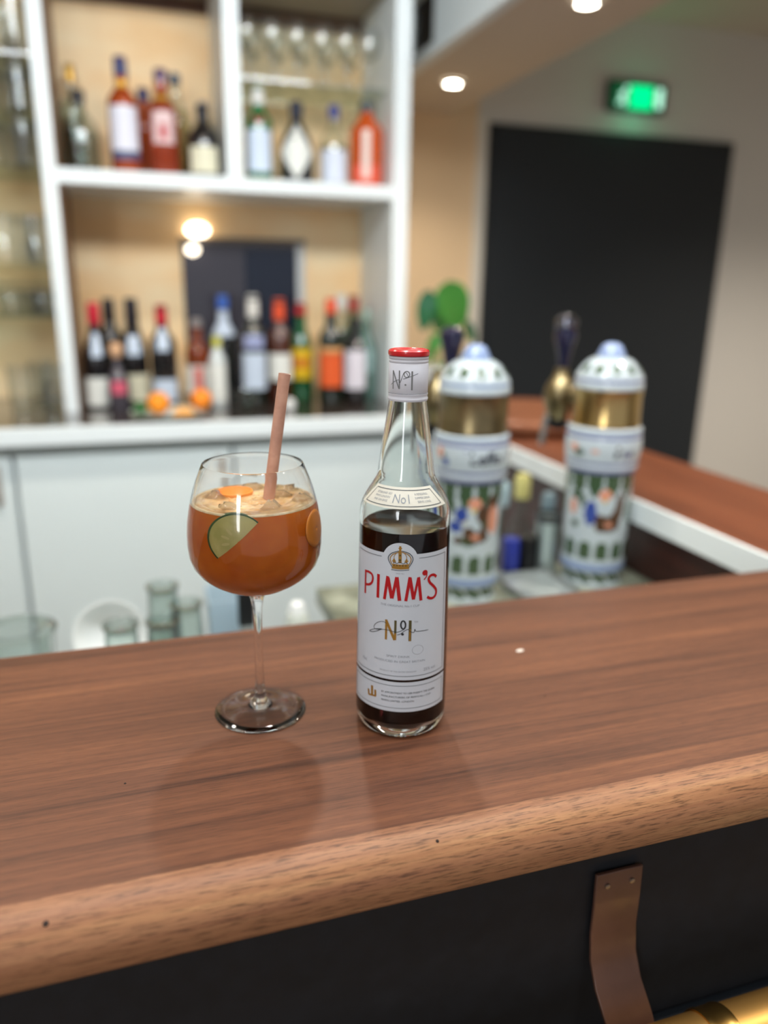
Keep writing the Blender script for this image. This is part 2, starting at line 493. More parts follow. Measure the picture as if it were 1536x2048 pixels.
def smooth_pts(pts, n=6):
    out = []
    P2 = [Vector(p) for p in pts]
    for i in range(len(P2) - 1):
        p0 = P2[max(i - 1, 0)]; p1 = P2[i]; p2 = P2[i + 1]; p3 = P2[min(i + 2, len(P2) - 1)]
        for k in range(n):
            t = k / n
            out.append(0.5 * ((2 * p1) + (p2 - p0) * t + (2 * p0 - 5 * p1 + 4 * p2 - p3) * t * t + (3 * p1 - p0 - 3 * p2 + p3) * t ** 3))
    out.append(P2[-1])
    return [(p.x, p.y) for p in out]

def dot(mb, u, v, r, mapf, mi=0, ry=None):
    ry = ry or r
    vs = [mapf(u, v)] + [mapf(u + r * cos(a), v + ry * sin(a)) for a in (2 * pi * k / 18 for k in range(18))]
    mb.add(vs, [(0, 1 + k, 1 + (k + 1) % 18) for k in range(18)], mi)

def text(mb, s, u, v, size, mapf, mi=0, align='CENTER', shear=0.0, sx=1.0, bold=0.0):
    cu = bpy.data.curves.new('t', 'FONT'); cu.offset = bold; cu.body = s; cu.size = size; cu.align_x = align; cu.shear = shear
    cu.resolution_u = 3
    ob = bpy.data.objects.new('t', cu); C.objects.link(ob)
    dg = bpy.context.evaluated_depsgraph_get(); dg.update()
    me = bpy.data.meshes.new_from_object(ob.evaluated_get(dg))
    vs = [mapf(u + p.co.x * sx, v + p.co.y) for p in me.vertices]
    fs = [tuple(q.vertices) for q in me.polygons]
    if vs: mb.add(vs, fs, mi)
    bpy.data.objects.remove(ob); bpy.data.curves.remove(cu); bpy.data.meshes.remove(me)

# ---------------------------------------------------------------- hero bottle
INK = {
    'P': [([(-30.7, 143.3), (-30.75, 123.39)], 1.8), ([(-30.68, 142.26), (-26.76, 142.78), (-23.13, 141.8), (-21.89, 138.97), (-22.65, 135.3), (-25.34, 132.66), (-29.71, 131.27)], 1.59)],
    'I': [([(-16.35, 143.5), (-16.54, 123.68)], 2.33)],
    'M1': [([(-8.23, 143.33), (-10.65, 123.68)], 2.23), ([(-8.1, 142.21), (-4.52, 125.23)], 2.65), ([(-1.07, 143.33), (-4.3, 125.26)], 2.12), ([(-0.96, 143.34), (1.6, 123.78)], 2.65)],
    'M2': [([(9.3, 143.63), (6.42, 123.64)], 2.23), ([(9.32, 142.78), (12.5, 124.9)], 2.44), ([(15.98, 142.95), (12.61, 124.9)], 1.8), ([(16.14, 143.22), (18.58, 123.44)], 2.33)],
    'ap': [([(23.23, 145.16), (22.88, 142.93), (20.66, 140.53)], 0.85)],
    'S': [([(32.76, 140.8), (29.91, 143.02), (26.69, 142.94), (24.96, 140.86), (26.06, 137.5), (29.61, 133.87), (32.6, 129.95), (32.56, 126.18), (30.06, 123.89), (26.6, 124.04), (23.94, 125.78)], 1.8)],
    'N': [([(-8.48, 106.86), (-8.57, 89.64)], 1.8), ([(-8.76, 106.51), (-1.5, 90.1)], 2.12)],
    'N2': [([(-1.13, 106.98), (-1.22, 90.12)], 1.8), ([(10.35, 107.28), (10.37, 89.54)], 2.23)],
    'o': [([(6.74, 103.54), (6.64, 102.23), (6.26, 101.12), (5.68, 100.38), (4.99, 100.1), (4.28, 100.35), (3.66, 101.07), (3.24, 102.16), (3.07, 103.46), (3.18, 104.77), (3.56, 105.89), (4.13, 106.65), (4.83, 106.92), (5.54, 106.68), (6.15, 105.95), (6.57, 104.84), (6.74, 103.54)], 1.27)],
    'sig': [([(-8.53, 103.31), (-10.02, 104.5), (-13.34, 104.2), (-16.84, 102.2), (-19.38, 98.92), (-18.64, 96.75), (-15.76, 96.78), (-12.31, 98.1)], 0.42), ([(-12.31, 98.1), (-16.75, 97.11), (-21.62, 94.94), (-23.89, 92.98), (-20.5, 93.38), (-16.39, 95.29), (-12.3, 97.62), (-6.99, 98.08), (-2.47, 97.29), (0.82, 97.25), (4.58, 99.09), (6.17, 100.3)], 0.48), ([(0.33, 94.72), (3.03, 95.78), (6.21, 98.53), (8.9, 99.68), (10.59, 97.84), (13.39, 96.94), (14.15, 99.66), (15.05, 97.8), (20.32, 97.38), (25.66, 97.39)], 0.48)],
    'crown_dark': [([(-4.75, 151.26), (-8.2, 157.88), (-5.66, 162.34), (0.04, 164.7)], 0.75), ([(8.22, 151.5), (11.32, 158.02), (8.52, 162.74), (2.52, 164.83)], 0.75), ([(-5.58, 149.12), (1.38, 148.87), (8.52, 149.55)], 0.58)],
    'crown': [([(1.19, 168.69), (1.19, 164.94)], 1.33), ([(-0.18, 166.86), (2.63, 166.93)], 0.67), ([(1.11, 164.94), (1.25, 154.87)], 2.0), ([(-4.17, 152.21), (-6.61, 157.65), (-4.53, 161.59), (0.06, 163.74)], 0.58), ([(7.61, 152.38), (9.81, 157.81), (7.54, 161.88), (2.54, 163.88)], 0.58), ([(-5.26, 150.58), (1.35, 150.28), (8.48, 150.87)], 0.75), ([(-4.45, 153.33), (1.29, 152.93), (7.92, 153.53)], 1.33), ([(-3.61, 158.18), (-3.54, 154.92)], 1.0), ([(-5.03, 156.35), (-2.14, 156.56)], 0.75), ([(6.3, 158.37), (6.3, 155.2)], 1.0), ([(4.85, 156.77), (7.67, 156.7)], 0.75)],
    'crest': [([(-20.21, 45.56), (-20.07, 36.72)], 2.16), ([(-24.02, 41.13), (-23.31, 35.96)], 1.83), ([(-17.05, 42.72), (-16.75, 37.4)], 1.83), ([(-23.69, 36.3), (-16.11, 37.31)], 1.5)],
}
BOT = [(.0340, .0006), (.0366, .0035), (.0383, .009), (.0386, .016), (.0383, .060), (.0376, .110), (.0370, .153), (.0367, .177), (.0366, .187), (.0357, .1925), (.0343, .1965), (.0318, .2015), (.0290, .2062), (.0262, .2107), (.0240, .2143), (.0229, .2175), (.0223, .2215),
       (.0215, .228), (.0205, .2363), (.0190, .2460), (.0174, .2561), (.0158, .2670), (.0148, .2740), (.0146, .2790)]
def interp(prof, z):
    for (r0, z0), (r1, z1) in zip(prof, prof[1:]):
        if z0 <= z <= z1: return r0 + (r1 - r0) * (z - z0) / (z1 - z0 + 1e-9)
    return prof[-1][0] if z > prof[-1][1] else prof[0][0]

def hero_bottle():
    az0 = radians(-115.96)
    t = thing('liqueur_bottle', 'tall clear bottle of dark liqueur with red-lettered white label, on the bar', 'bottle', (0.200, 0.563, 1.1))
    outer = [(0, .004), (.012, .0030), (.026, .0012)] + BOT + [(.0128, .2795), (.0128, .300), (.0105, .300)]
    inner = []
    for r, z in reversed(BOT):
        if z < .012: continue
        inner.append((r - .0026, z))
    inner += [(.0330, .0085), (.024, .0075), (0, .0095)]
    MB().lathe(outer + inner, 96).build('glass_body', M['bottle_glass'], t, angle=60)
    lv = .1775
    lp = [(0, .0098), (.0240, .0078), (.0328, .0088)]
    for r, z in BOT:
        if .012 < z < lv - .001: lp.append((r - .0024, z))
    rr = interp(BOT, lv) - .0024
    lp += [(rr, lv), (rr - .0006, lv - .0004), (0, lv - .0004)]
    MB().lathe(lp, 96).build('dark_liquor', M['liquor'], t, angle=60)
    # cap
    cr = .0152
    cp = [(cr, .2760), (cr + .0003, .2770), (cr + .0003, .2782), (cr - .0002, .2790), (cr, .2800), (cr + .0002, .2815), (cr - .0003, .2820), (cr, .2826),
          (cr, .3040), (cr - .0005, .3045), (cr - .0001, .3052), (cr, .3066), (cr - .0004, .3070), (cr, .3075), (cr, .3092), (cr - .0006, .3095)]
    cap_w = P('white_cap_paper', (206, 208, 218), 0.4); ink_g = P('grey_ink', (120, 122, 124), .5); ink_k = P('dark_ink', (52, 54, 60), .5)
    mb = MB(); mb.lathe(cp + [(.0128, .3095), (.0128, .2760), (cr, .2760)], 72)
    def capmap(u, v):  # u degrees
        a = az0 + radians(u); r = cr + .00018
        return (r * cos(a), r * sin(a), v)
    K = 3.77  # degrees per mm of arc
    def cm(u, v): return capmap(u * K, v * .001 + .0)
    for pts in ([(-42, 299.2), (-41.5, 285.3)], [(-41.6, 299.2), (-20, 285.8)], [(-20, 299.5), (-19, 285.8)], [(17, 299.2), (17, 285.1)]):
        strip(mb, [(a / K, b) for a, b in pts], 1.0 if pts[0][0] != 17 else 1.2, cm, 1)
    strip(mb, [((2 + 8 * cos(a)) / K, 296.8 + 2.3 * sin(a)) for a in (2 * pi * k / 14 for k in range(15))], .7, cm, 1)
    dot(mb, -1.4 / K, 289, .7, cm, 1)
    strip(mb, smooth_pts([(-51 / K, 288.3), (-36 / K, 291), (-22 / K, 292.5), (-17 / K, 290.6), (-5 / K, 298.4), (6 / K, 295), (-8 / K, 293.3), (17 / K, 295.6), (35 / K, 297.5)]), .35, cm, 2)
    strip(mb, [(-80 / K, 281.8), (80 / K, 281.8)], .28, cm, 2)
    cap = mb.build('cap', [cap_w, ink_g, ink_k], t, angle=50, fix=False, label='white paper-wrapped cap with a red top ring')
    mb = MB(); rr = .0153
    mb.lathe([(rr - .001, .3095), (rr + .0003, .3100), (rr + .0006, .3115), (rr + .0004, .3132), (rr - .0006, .3143), (rr - .002, .3146), (rr - .003, .3140), (0, .3138)], 72)
    mb.build('red_top_ring', M['red'], cap)
    # labels
    paper = P('label_paper', (200, 208, 218), 0.42, coat=.1)
    red = P('label_red', (176, 14, 22), .4); gold = P('label_gold', (158, 116, 44), .4, metal=.2); dkg = P('label_dark_gold', (82, 76, 40), .4)
    ink = P('label_black_ink', (44, 46, 50), .5); gry = P('label_grey_ink', (146, 152, 160), .5); border = P('label_border', (78, 86, 94), .5)
    mats = [paper, red, gold, dkg, ink, gry, border]
    def lm(off):
        def f(u, v):
            z = v * .001; r = interp(BOT, z) + off; a = az0 + u * .001 / .0373
            return (r * cos(a), r * sin(a), z)
        return f
    def sheet(mb, u0, u1, vb, vt, f, nu=72, nv=8, mi=0):
        vs = []; fs = []
        for i in range(nu + 1):
            u = u0 + (u1 - u0) * i / nu
            b = vb(u) if callable(vb) else vb; tt = vt(u) if callable(vt) else vt
            for j in range(nv + 1): vs.append(f(u, b + (tt - b) * j / nv))
        for i in range(nu):
            for j in range(nv):
                a = i * (nv + 1) + j
                fs.append((a, a + nv + 1, a + nv + 2, a + 1))
        mb.add(vs, fs, mi)
    base, top = lm(.00012), lm(.00030)
    def arc(u, ins=0.0):
        d = abs(u - 1.2); R_ = 14.2 - ins
        e = 162.2 - ins
        if d < R_: e = max(e, 157.0 + sqrt(max(0, R_ * R_ - d * d)))
        return e
    mb = MB()
    sheet(mb, -46, 47, 55.2, lambda u: arc(u), base, nu=140)
    for k in ('P', 'I', 'M1', 'M2', 'ap', 'S'):
        for pts, w in INK[k]:
            strip(mb, smooth_pts(pts) if len(pts) > 2 else pts, w * (1.22 if k in ('P', 'S') else 1.08), top, 1)
    dot(mb, 21.5, 146.2, 2.35, top, 1)
    for pts, w in INK['crown']: strip(mb, smooth_pts(pts) if len(pts) > 2 else pts, w * 1.25, top, 2)
    strip(mb, [(-4.6, 151.8), (1.3, 151.4), (8.1, 152.0)], 2.6, lm(.00026), 2)
    strip(mb, smooth_pts([(-1.6, 163.2), (-3.6, 159.6), (-2.0, 155.2)]), .5, top, 2)
    strip(mb, smooth_pts([(4.4, 163.2), (6.4, 159.6), (4.8, 155.2)]), .5, top, 2)
    strip(mb, smooth_pts([(-4.0, 154.4), (-2.8, 155.4), (-1.4, 154.5), (1.2, 155.6), (3.8, 154.5), (5.4, 155.4), (7.4, 154.6)]), .45, top, 4)
    dot(mb, 1.2, 157.2, 1.0, lm(.00036), 3); dot(mb, 1.2, 161.2, .7, lm(.00036), 3)
    for k in range(5): dot(mb, -3.4 + 2.3 * k, 152.9, .45, lm(.00036), 4)
    for pts, w in INK['crown_dark']: strip(mb, smooth_pts(pts) if len(pts) > 2 else pts, w * .8, top, 4)
    for pts, w in INK['N']: strip(mb, pts, w, top, 2)
    for pts, w in INK['N2']: strip(mb, pts, w, top, 3)
    strip(mb, [(-1.13, 96), (-1.22, 90.12)], 1.7, lm(.00034), 2)
    strip(mb, [(10.35, 99.8), (10.37, 89.54)], 1.2, lm(.00034), 2)
    for pts, w in INK['o']: strip(mb, pts, w, lm(.00036), 4)
    dot(mb, 4.55, 95.5, 1.1, lm(.00036), 4)
    for pts, w in INK['sig']: strip(mb, smooth_pts(pts), w, lm(.0004), 4)
    text(mb, "THE ORIGINAL No.1 CUP", 1.8, 118.6, 2.5, top, 5, sx=1.12)
    text(mb, "SINCE 1823", 1.4, 145.9, 1.3, top, 5)
    text(mb, "TM", 15.0, 104.8, 2.4, top, 5)
    text(mb, "SPIRIT DRINK", 1.5, 75.0, 2.6, top, 5, sx=1.2)
    text(mb, "PRODUCED IN GREAT BRITAIN", 2.5, 70.6, 2.6, top, 5, sx=1.15)
    text(mb, "PRODUCT OF THE UNITED KINGDOM", 1.5, 62.0, 1.7, top, 5)
    text(mb, "70cl", -29.5, 66.0, 3.2, top, 5); text(mb, "25% vol", 28.0, 62.0, 3.6, top, 5)
    strip(mb, [(17 + 4.6 * cos(a), 81.5 + 4.0 * sin(a)) for a in (2 * pi * k / 24 for k in range(25))], .25, top, 5)
    # frame line
    seg = [(-42.5, 158.6), (-12.6, 158.6)]
    strip(mb, [(-42.5, 58.6), (-42.5, 159.0)], .42, top, 6); strip(mb, [(43.6, 58.6), (43.6, 159.0)], .42, top, 6)
    strip(mb, [(-42.5, 58.6), (43.6, 58.6)], .42, top, 6)
    strip(mb, [(-42.5, 158.8), (-13.8, 158.8)], .42, top, 6); strip(mb, [(16.2, 158.8), (43.6, 158.8)], .42, top, 6)
    mb.build('front_label', mats, t, fix=False, angle=80, label='white paper label with gold crown and red lettering')
    mb = MB()
    sheet(mb, -46, 47, 26.4, 53.2, base)
    for a, b in (((-42.8, 29.8), (43.8, 29.8)), ((43.8, 29.8), (43.8, 49.8)), ((43.8, 49.8), (-42.8, 49.8)), ((-42.8, 49.8), (-42.8, 29.8))):
        strip(mb, [a, b], .38, top, 6)
    for pts, w in INK['crest']: strip(mb, pts, w, top, 2)
    for i, s in enumerate(("BY APPOINTMENT TO HER MAJESTY THE QUEEN", "MANUFACTURERS OF PIMM'S No.1 CUP", "PIMM'S LIMITED, LONDON")):
        text(mb, s, -11.5, 42.6 - i * 3.7, 2.25, top, 4, 'LEFT', sx=(.92, 1.04, 1.0)[i])
    mb.build('lower_label', mats, t, fix=False, angle=80, label='narrow white label with small crest below the main label')
    # shoulder label
    mb = MB()
    zt, zb = 212.3, 197.2
    def sm(off):
        def f(w, v):   # w -1..1 across
            z = v * .001; r = interp(BOT, z) + off
            half = radians(72 + (53 - 72) * (v - zb) / (zt - zb))
            a = az0 + w * half + radians(1.5)
            return (r * cos(a), r * sin(a), z)
        return f
    cream = P('shoulder_label_paper', (214, 212, 200), .45)
    sheet(mb, -1, 1, zb, zt, sm(.00012), nu=60, nv=10)
    t2 = sm(.0004)
    def line(a, b, w):
        pts = [(a[0] + (b[0] - a[0]) * k / 40, a[1] + (b[1] - a[1]) * k / 40) for k in range(41)]
        vs = []; fs = []
        vert = abs(a[0] - b[0]) < 1e-6
        for p in pts:
            if vert: vs += [t2(p[0] - w / 75, p[1]), t2(p[0] + w / 75, p[1])]
            else: vs += [t2(p[0], p[1] - w / 2), t2(p[0], p[1] + w / 2)]
        for k in range(40): fs.append((2 * k, 2 * k + 2, 2 * k + 3, 2 * k + 1))
        mb.add(vs, fs, 1)
    for a, b in (((-.88, 199.2), (.88, 199.2)), ((-.88, 210.4), (.88, 210.4)), ((-.88, 199.2), (-.88, 210.4)), ((.88, 199.2), (.88, 210.4))):
        line(a, b, .45)
    def tf(u, v): return t2(u / 38., v)
    text(mb, "No1", 0, 201.4, 9.0, tf, 2)
    for i in range(3):
        text(mb, ("ESTABLISHED 1823", "PIMM'S LONDON", "FINE GIN BASE")[i], -19, 206.9 - 2.6 * i, 2.1, tf, 2)
        text(mb, ("A REFRESHING", "SUMMER DRINK", "SERVE LONG")[i], 19, 206.9 - 2.6 * i, 2.1, tf, 2)
    mb.build('shoulder_label', [cream, border, gry], t, fix=False, angle=80, label='cream fan-shaped label on the shoulder')
hero_bottle()

# ---------------------------------------------------------------- cocktail in balloon glass
GB = [(.0030, .1115), (.0063, .1122), (.0120, .1132), (.0200, .1160), (.0300, .1202), (.0393, .1262), (.0455, .1318), (.0505, .1388), (.0534, .1470), (.0544, .1570), (.0543, .1670), (.0535, .1770), (.0518, .1870), (.0500, .1950), (.0478, .2030), (.0450, .2110), (.0420, .2185), (.0402, .2225)]
GX, GY = 0.0850, 0.6060
def hero_glass():
    t = thing('balloon_wine_glass', 'balloon stem glass holding the orange cocktail, on the bar beside the bottle', 'glass', (GX, GY, 1.1))
    outer = [(0, .1105)] + GB + [(.0398, .2229)]
    inner = [(max(r - .0010, 0.0), z + (.0012 if z < .125 else .0)) for r, z in reversed(GB) if z > .1118] + [(0, .1142)]
    MB().lathe(outer + inner, 96).build('bowl', M['glass'], t, angle=60)
    stem = [(0, .0060), (.0105, .0062), (.0082, .0090), (.0058, .0130), (.0046, .0180), (.0039, .0260), (.0035, .0400), (.0034, .0680), (.0036, .0860), (.0042, .0980), (.0056, .1060), (.0072, .1098), (.0060, .1106), (0, .1108)]
    MB().lathe(stem, 48).build('stem', M['glass'], t, angle=60)
    foot = [(0, .0006), (.030, .0006), (.0385, .0004), (.0395, .0010), (.0390, .0018), (.030, .0026), (.018, .0042), (.0108, .0060), (0, .0061)]
    MB().lathe(foot, 96).build('foot', M['glass'], t, angle=60)
hero_glass()

def liquid():
    lv = .1917
    mt, N, L, b = newmat('cloudy_orange_drink')
    tc = N.new('ShaderNodeTexCoord'); nz = N.new('ShaderNodeTexNoise'); nz.inputs['Scale'].default_value = 28; nz.inputs['Detail'].default_value = 3
    cr = N.new('ShaderNodeValToRGB')
    cr.color_ramp.elements[0].position = .35; cr.color_ramp.elements[0].color = (*lin((210, 104, 10)), 1)
    cr.color_ramp.elements[1].position = .75; cr.color_ramp.elements[1].color = (*lin((232, 134, 36)), 1)
    L.new(tc.outputs['Object'], nz.inputs['Vector']); L.new(nz.outputs['Fac'], cr.inputs[0]); L.new(cr.outputs[0], b.inputs['Base Color'])
    b.inputs['Transmission Weight'].default_value = .18; b.inputs['Roughness'].default_value = .25; b.inputs['IOR'].default_value = 1.34
    t = thing('orange_cocktail', 'cloudy orange iced drink filling the balloon glass', 'drink', (GX, GY, 1.1))
    pr = [(0, .1146)]
    for r, z in GB:
        if .112 < z < lv: pr.append((max(r - .00096, .001), z + (.0012 if z < .125 else 0)))
    rr = interp(GB[1:], lv) - .00096
    pr += [(rr, lv), (0, lv)]
    MB().lathe(pr, 96).build('liquid', mt, t, angle=60)
    foam = mottled('pale_foam', (206, 178, 130), (232, 214, 178), 160, .35, 3)
    fp = []
    for k in range(13):
        a = 2 * pi * k / 12
        fp.append((rr - .0016 + .0017 * cos(a), lv + .0002 + .0013 * sin(a)))
    MB().lathe(fp, 96).build('foam_ring', foam, t, label='pale foam line around the glass')
    surf = mottled('drink_surface', (188, 140, 84), (220, 190, 140), 70, .12, 5, coat=.6)
    mb = MB(); n = 26; random.seed(3)
    rings = [(0, lv + .0008)] + [(rr * k / n * .985, lv + .0006 + .0009 * random.random()) for k in range(1, n + 1)]
    mb.lathe(rings, 72)
    for i, v in enumerate(mb.v):
        mb.v[i] = (v[0], v[1], v[2] + .0007 * random.random())
    mb.build('bubbly_surface', surf, t, label='pale bubbly surface')
liquid()

def straw():
    mt = mottled('brown_paper_straw', (186, 138, 118), (204, 156, 134), 90, .6)
    a = Vector((.0960 - .004, .603, 1.262)); b = Vector((.1118, .6035, 1.3930))
    d = (b - a).normalized()
    t = thing('drinking_straw', 'brown paper straw leaning up out of the orange drink', 'straw', tuple(a))
    mb = MB(); u = d.orthogonal().normalized(); w = d.cross(u); L_ = (b - a).length
    R0, R1 = .0047, .0041; sg = 32
    ends = []
    for r, e in ((R0, 0), (R0, L_), (R1, L_), (R1, 0)):
        st = len(mb.v)
        for k in range(sg):
            an = 2 * pi * k / sg
            mb.v.append(tuple(d * e + (u * cos(an) + w * sin(an)) * r))
        ends.append(st)
    for i in range(4):
        A, B = ends[i], ends[(i + 1) % 4]
        for k in range(sg):
            mb.f.append((A + k, A + (k + 1) % sg, B + (k + 1) % sg, B + k)); mb.m.append(0)
    mb.build('paper_tube', mt, t, angle=50)
    t2 = bpy.data.objects  # inner rim lining: lighter cut paper edge
    mb = MB()
    for r, e in ((R0 - .00005, L_ + .0001), (R1 + .00005, L_ + .0001)):
        for k in range(sg):
            an = 2 * pi * k / sg
            mb.v.append(tuple(d * e + (u * cos(an) + w * sin(an)) * r))
    for k in range(sg):
        mb.f.append((k, (k + 1) % sg, sg + (k + 1) % sg, sg + k)); mb.m.append(0)
    mb.build('cut_end', P('cut_paper', (236, 212, 194), .7), t, label='pale cut end of the straw')
straw()

def cucumber():
    # half slice against the front of the glass, below the surface
    skin = P('cucumber_skin', (54, 84, 36), .35); flesh = mottled('cucumber_flesh', (172, 164, 88), (196, 186, 116), 60, .3, 3, coat=.3)
    seedm = P('cucumber_seed', (196, 184, 120), .35)
    R_ = .0212; th = .0035
    cx, cz = .0655, 1.2735
    t = thing('cucumber_slice', 'half slice of cucumber pressed against the inside front of the glass', 'cucumber slice', (cx, GY, cz))
    a0, a1 = radians(44), radians(224)      # chord runs lower-left to upper-right, bulge to the upper left
    def on(u, v, dep):
        # follow the curve of the glass wall
        z = cz + v - 1.1; r = interp(GB[1:], z) - .00055 - dep
        x = cx + u - GX
        y = -sqrt(max(r * r - x * x, 1e-8))
        return (u, y, v)
    def disc(r0, r1, dep, n=30, m_=5):
        vs = []; fs = []
        for j in range(m_ + 1):
            r = r0 + (r1 - r0) * j / m_
            for k in range(n + 1):
                a = a0 + (a1 - a0) * k / n
                vs.append(on(r * cos(a), r * sin(a), dep))
        for j in range(m_):
            for k in range(n):
                q = j * (n + 1) + k
                fs.append((q, q + 1, q + n + 2, q + n + 1))
        return vs, fs
    def slab(name, r0, r1, mt, d0, d1, lab=None):
        mb = MB()
        v, f = disc(r0, r1, d0); n0 = len(v); mb.add(v, f)
        v2, f2 = disc(r0, r1, d1); mb.add(v2, [tuple(reversed(q)) for q in f2])
        n, m_ = 30, 5
        idx = [k for k in range(n + 1)] + [j * (n + 1) + n for j in range(1, m_ + 1)] + [m_ * (n + 1) + k for k in range(n - 1, -1, -1)] + [j * (n + 1) for j in range(m_ - 1, 0, -1)]
        for i in range(len(idx)):
            a, b = idx[i], idx[(i + 1) % len(idx)]
            mb.f.append((a, b, n0 + b, n0 + a)); mb.m.append(0)
        return mb.build(name, mt, t, angle=50, label=lab)
    slab('flesh', .0004, R_ * .95, flesh, .0, th)
    slab('skin', R_ * .95, R_, skin, -.0001, th, 'dark green rind')
    mb = MB()
    for k in range(5):
        a = a0 + (a1 - a0) * (k + .7) / 5.6
        for q in range(1):
            r = R_ * .45
            v = [on(r * cos(a) + .0030 * cos(b) * cos(a) - .0011 * sin(b) * sin(a), r * sin(a) + .0030 * cos(b) * sin(a) + .0011 * sin(b) * cos(a), -.00012) for b in (2 * pi * j / 12 for j in range(12))]
            mb.add(v, [tuple(range(12))])
    mb.build('seeds', seedm, t, fix=False)
cucumber()

def fruit_slices():
    org = P('orange_flesh', (255, 122, 0), .35); peel = P('orange_peel', (240, 150, 60), .4)
    t = thing('orange_slice', 'bright orange fruit slice floating on top of the drink', 'orange slice', (.0720, .626, 1.2935), radians(10))
    mb = MB()
    pr = [(0, -.001), (.0135, -.001), (.0140, 0), (.0140, .0012), (.0132, .0018), (0, .0020)]
    mb.lathe(pr, 40)
    mb.build('flesh', org, t)
    MB().lathe([(.0138, -.0012), (.0150, -.0012), (.0153, .0005), (.0150, .0018), (.0138, .0018)], 40).build('peel', peel, t)
    lem = P('lemon_flesh', (208, 126, 44), .35, trans=.3)
    t = thing('lemon_slice', 'yellowish citrus slice under the surface at the right of the glass', 'lemon slice', (GX, GY, 1.1))
    mb = MB(); vs = []; fs = []
    n = 24
    for j in range(7):
        for k in range(n):
            a = 2 * pi * k / n; r = .0150 * j / 6
            z = .1735 + r * sin(a) * 1.0; rad = interp(GB[1:], z) - .00062
            ang = radians(-34) + r * cos(a) / .050
            vs.append((rad * cos(ang), rad * sin(ang), z))
    for j in range(6):
        for k in range(n):
            fs.append((j * n + k, j * n + (k + 1) % n, (j + 1) * n + (k + 1) % n, (j + 1) * n + k))
    mb.add(vs, fs)
    o = mb.build('slice', lem, t, fix=False)
    md = o.modifiers.new('thick', 'SOLIDIFY'); md.thickness = .001; md.offset = -1
fruit_slices()

def ice():
    im = P('clear_ice', (250, 240, 220), .08, trans=.92, ior=1.31)
    spots = [(.022, .004, .3), (.036, -.012, 1.1), (-.030, .012, .5), (-.022, -.022, 1.9), (.004, .033, .2), (.030, .022, 2.4), (.008, -.030, 1.0)]
    where = ['beside the straw', 'at the right wall of the glass', 'by the orange slice', 'at the front left', 'at the back wall of the glass', 'behind the straw', 'at the front']
    for i, (x, y, r) in enumerate(spots):
        import bmesh
        bm = bmesh.new(); bmesh.ops.create_cube(bm, size=.017)
        bmesh.ops.bevel(bm, geom=list(bm.edges), offset=.003, segments=2, affect='EDGES')
        for v in bm.verts: v.co *= 1 + .10 * random.uniform(-1, 1)
        me = bpy.data.meshes.new('ice_cube'); bm.to_mesh(me); bm.free(); me.materials.append(im)
        for p in me.polygons: p.use_smooth = True
        o = bpy.data.objects.new('ice_cube', me); C.objects.link(o)
        o.location = (GX + x, GY + y, 1.2880); o.rotation_euler = (r, r * .6, r * 2)
        setp(o, 'clear ice cube breaking the drink surface ' + where[i], 'ice cube', 'ice cubes in the cocktail')
ice()

# ---------------------------------------------------------------- porcelain beer towers
TP = [(.0515, 0), (.0520, .003), (.0500, .008), (.0496, .022), (.0530, .0275), (.0548, .031), (.0548, .045), (.0540, .049), (.0540, .090), (.0550, .167), (.0560, .205), (.0590, .212), (.0600, .2180), (.0596, .2235),
      (.0604, .228), (.0618, .240), (.0626, .253), (.0618, .2655), (.0606, .272), (.0612, .277), (.0608, .283), (.0566, .2855)]
def dense(prof, step=.0022):
    out = [prof[0]]
    for (r0, z0), (r1, z1) in zip(prof, prof[1:]):
        n = max(1, int(hypot(r1 - r0, z1 - z0) / step))
        for k in range(1, n + 1): out.append((r0 + (r1 - r0) * k / n, z0 + (z1 - z0) * k / n))
    return out
CER = [P('porcelain_white', (184, 196, 202), .15, coat=.5), P('porcelain_pale_blue', (136, 156, 194), .15, coat=.5), P('glaze_green', (62, 84, 58), .2, coat=.4),
       P('glaze_brown', (84, 62, 46), .2, coat=.4), P('glaze_salmon', (216, 150, 124), .2, coat=.4), P('glaze_blue', (52, 74, 150), .2, coat=.4), P('glaze_yellow', (204, 178, 66), .2, coat=.4),
       P('glaze_dark_text', (40, 46, 60), .3), P('porcelain_violet_line', (112, 116, 160), .2, coat=.4)]
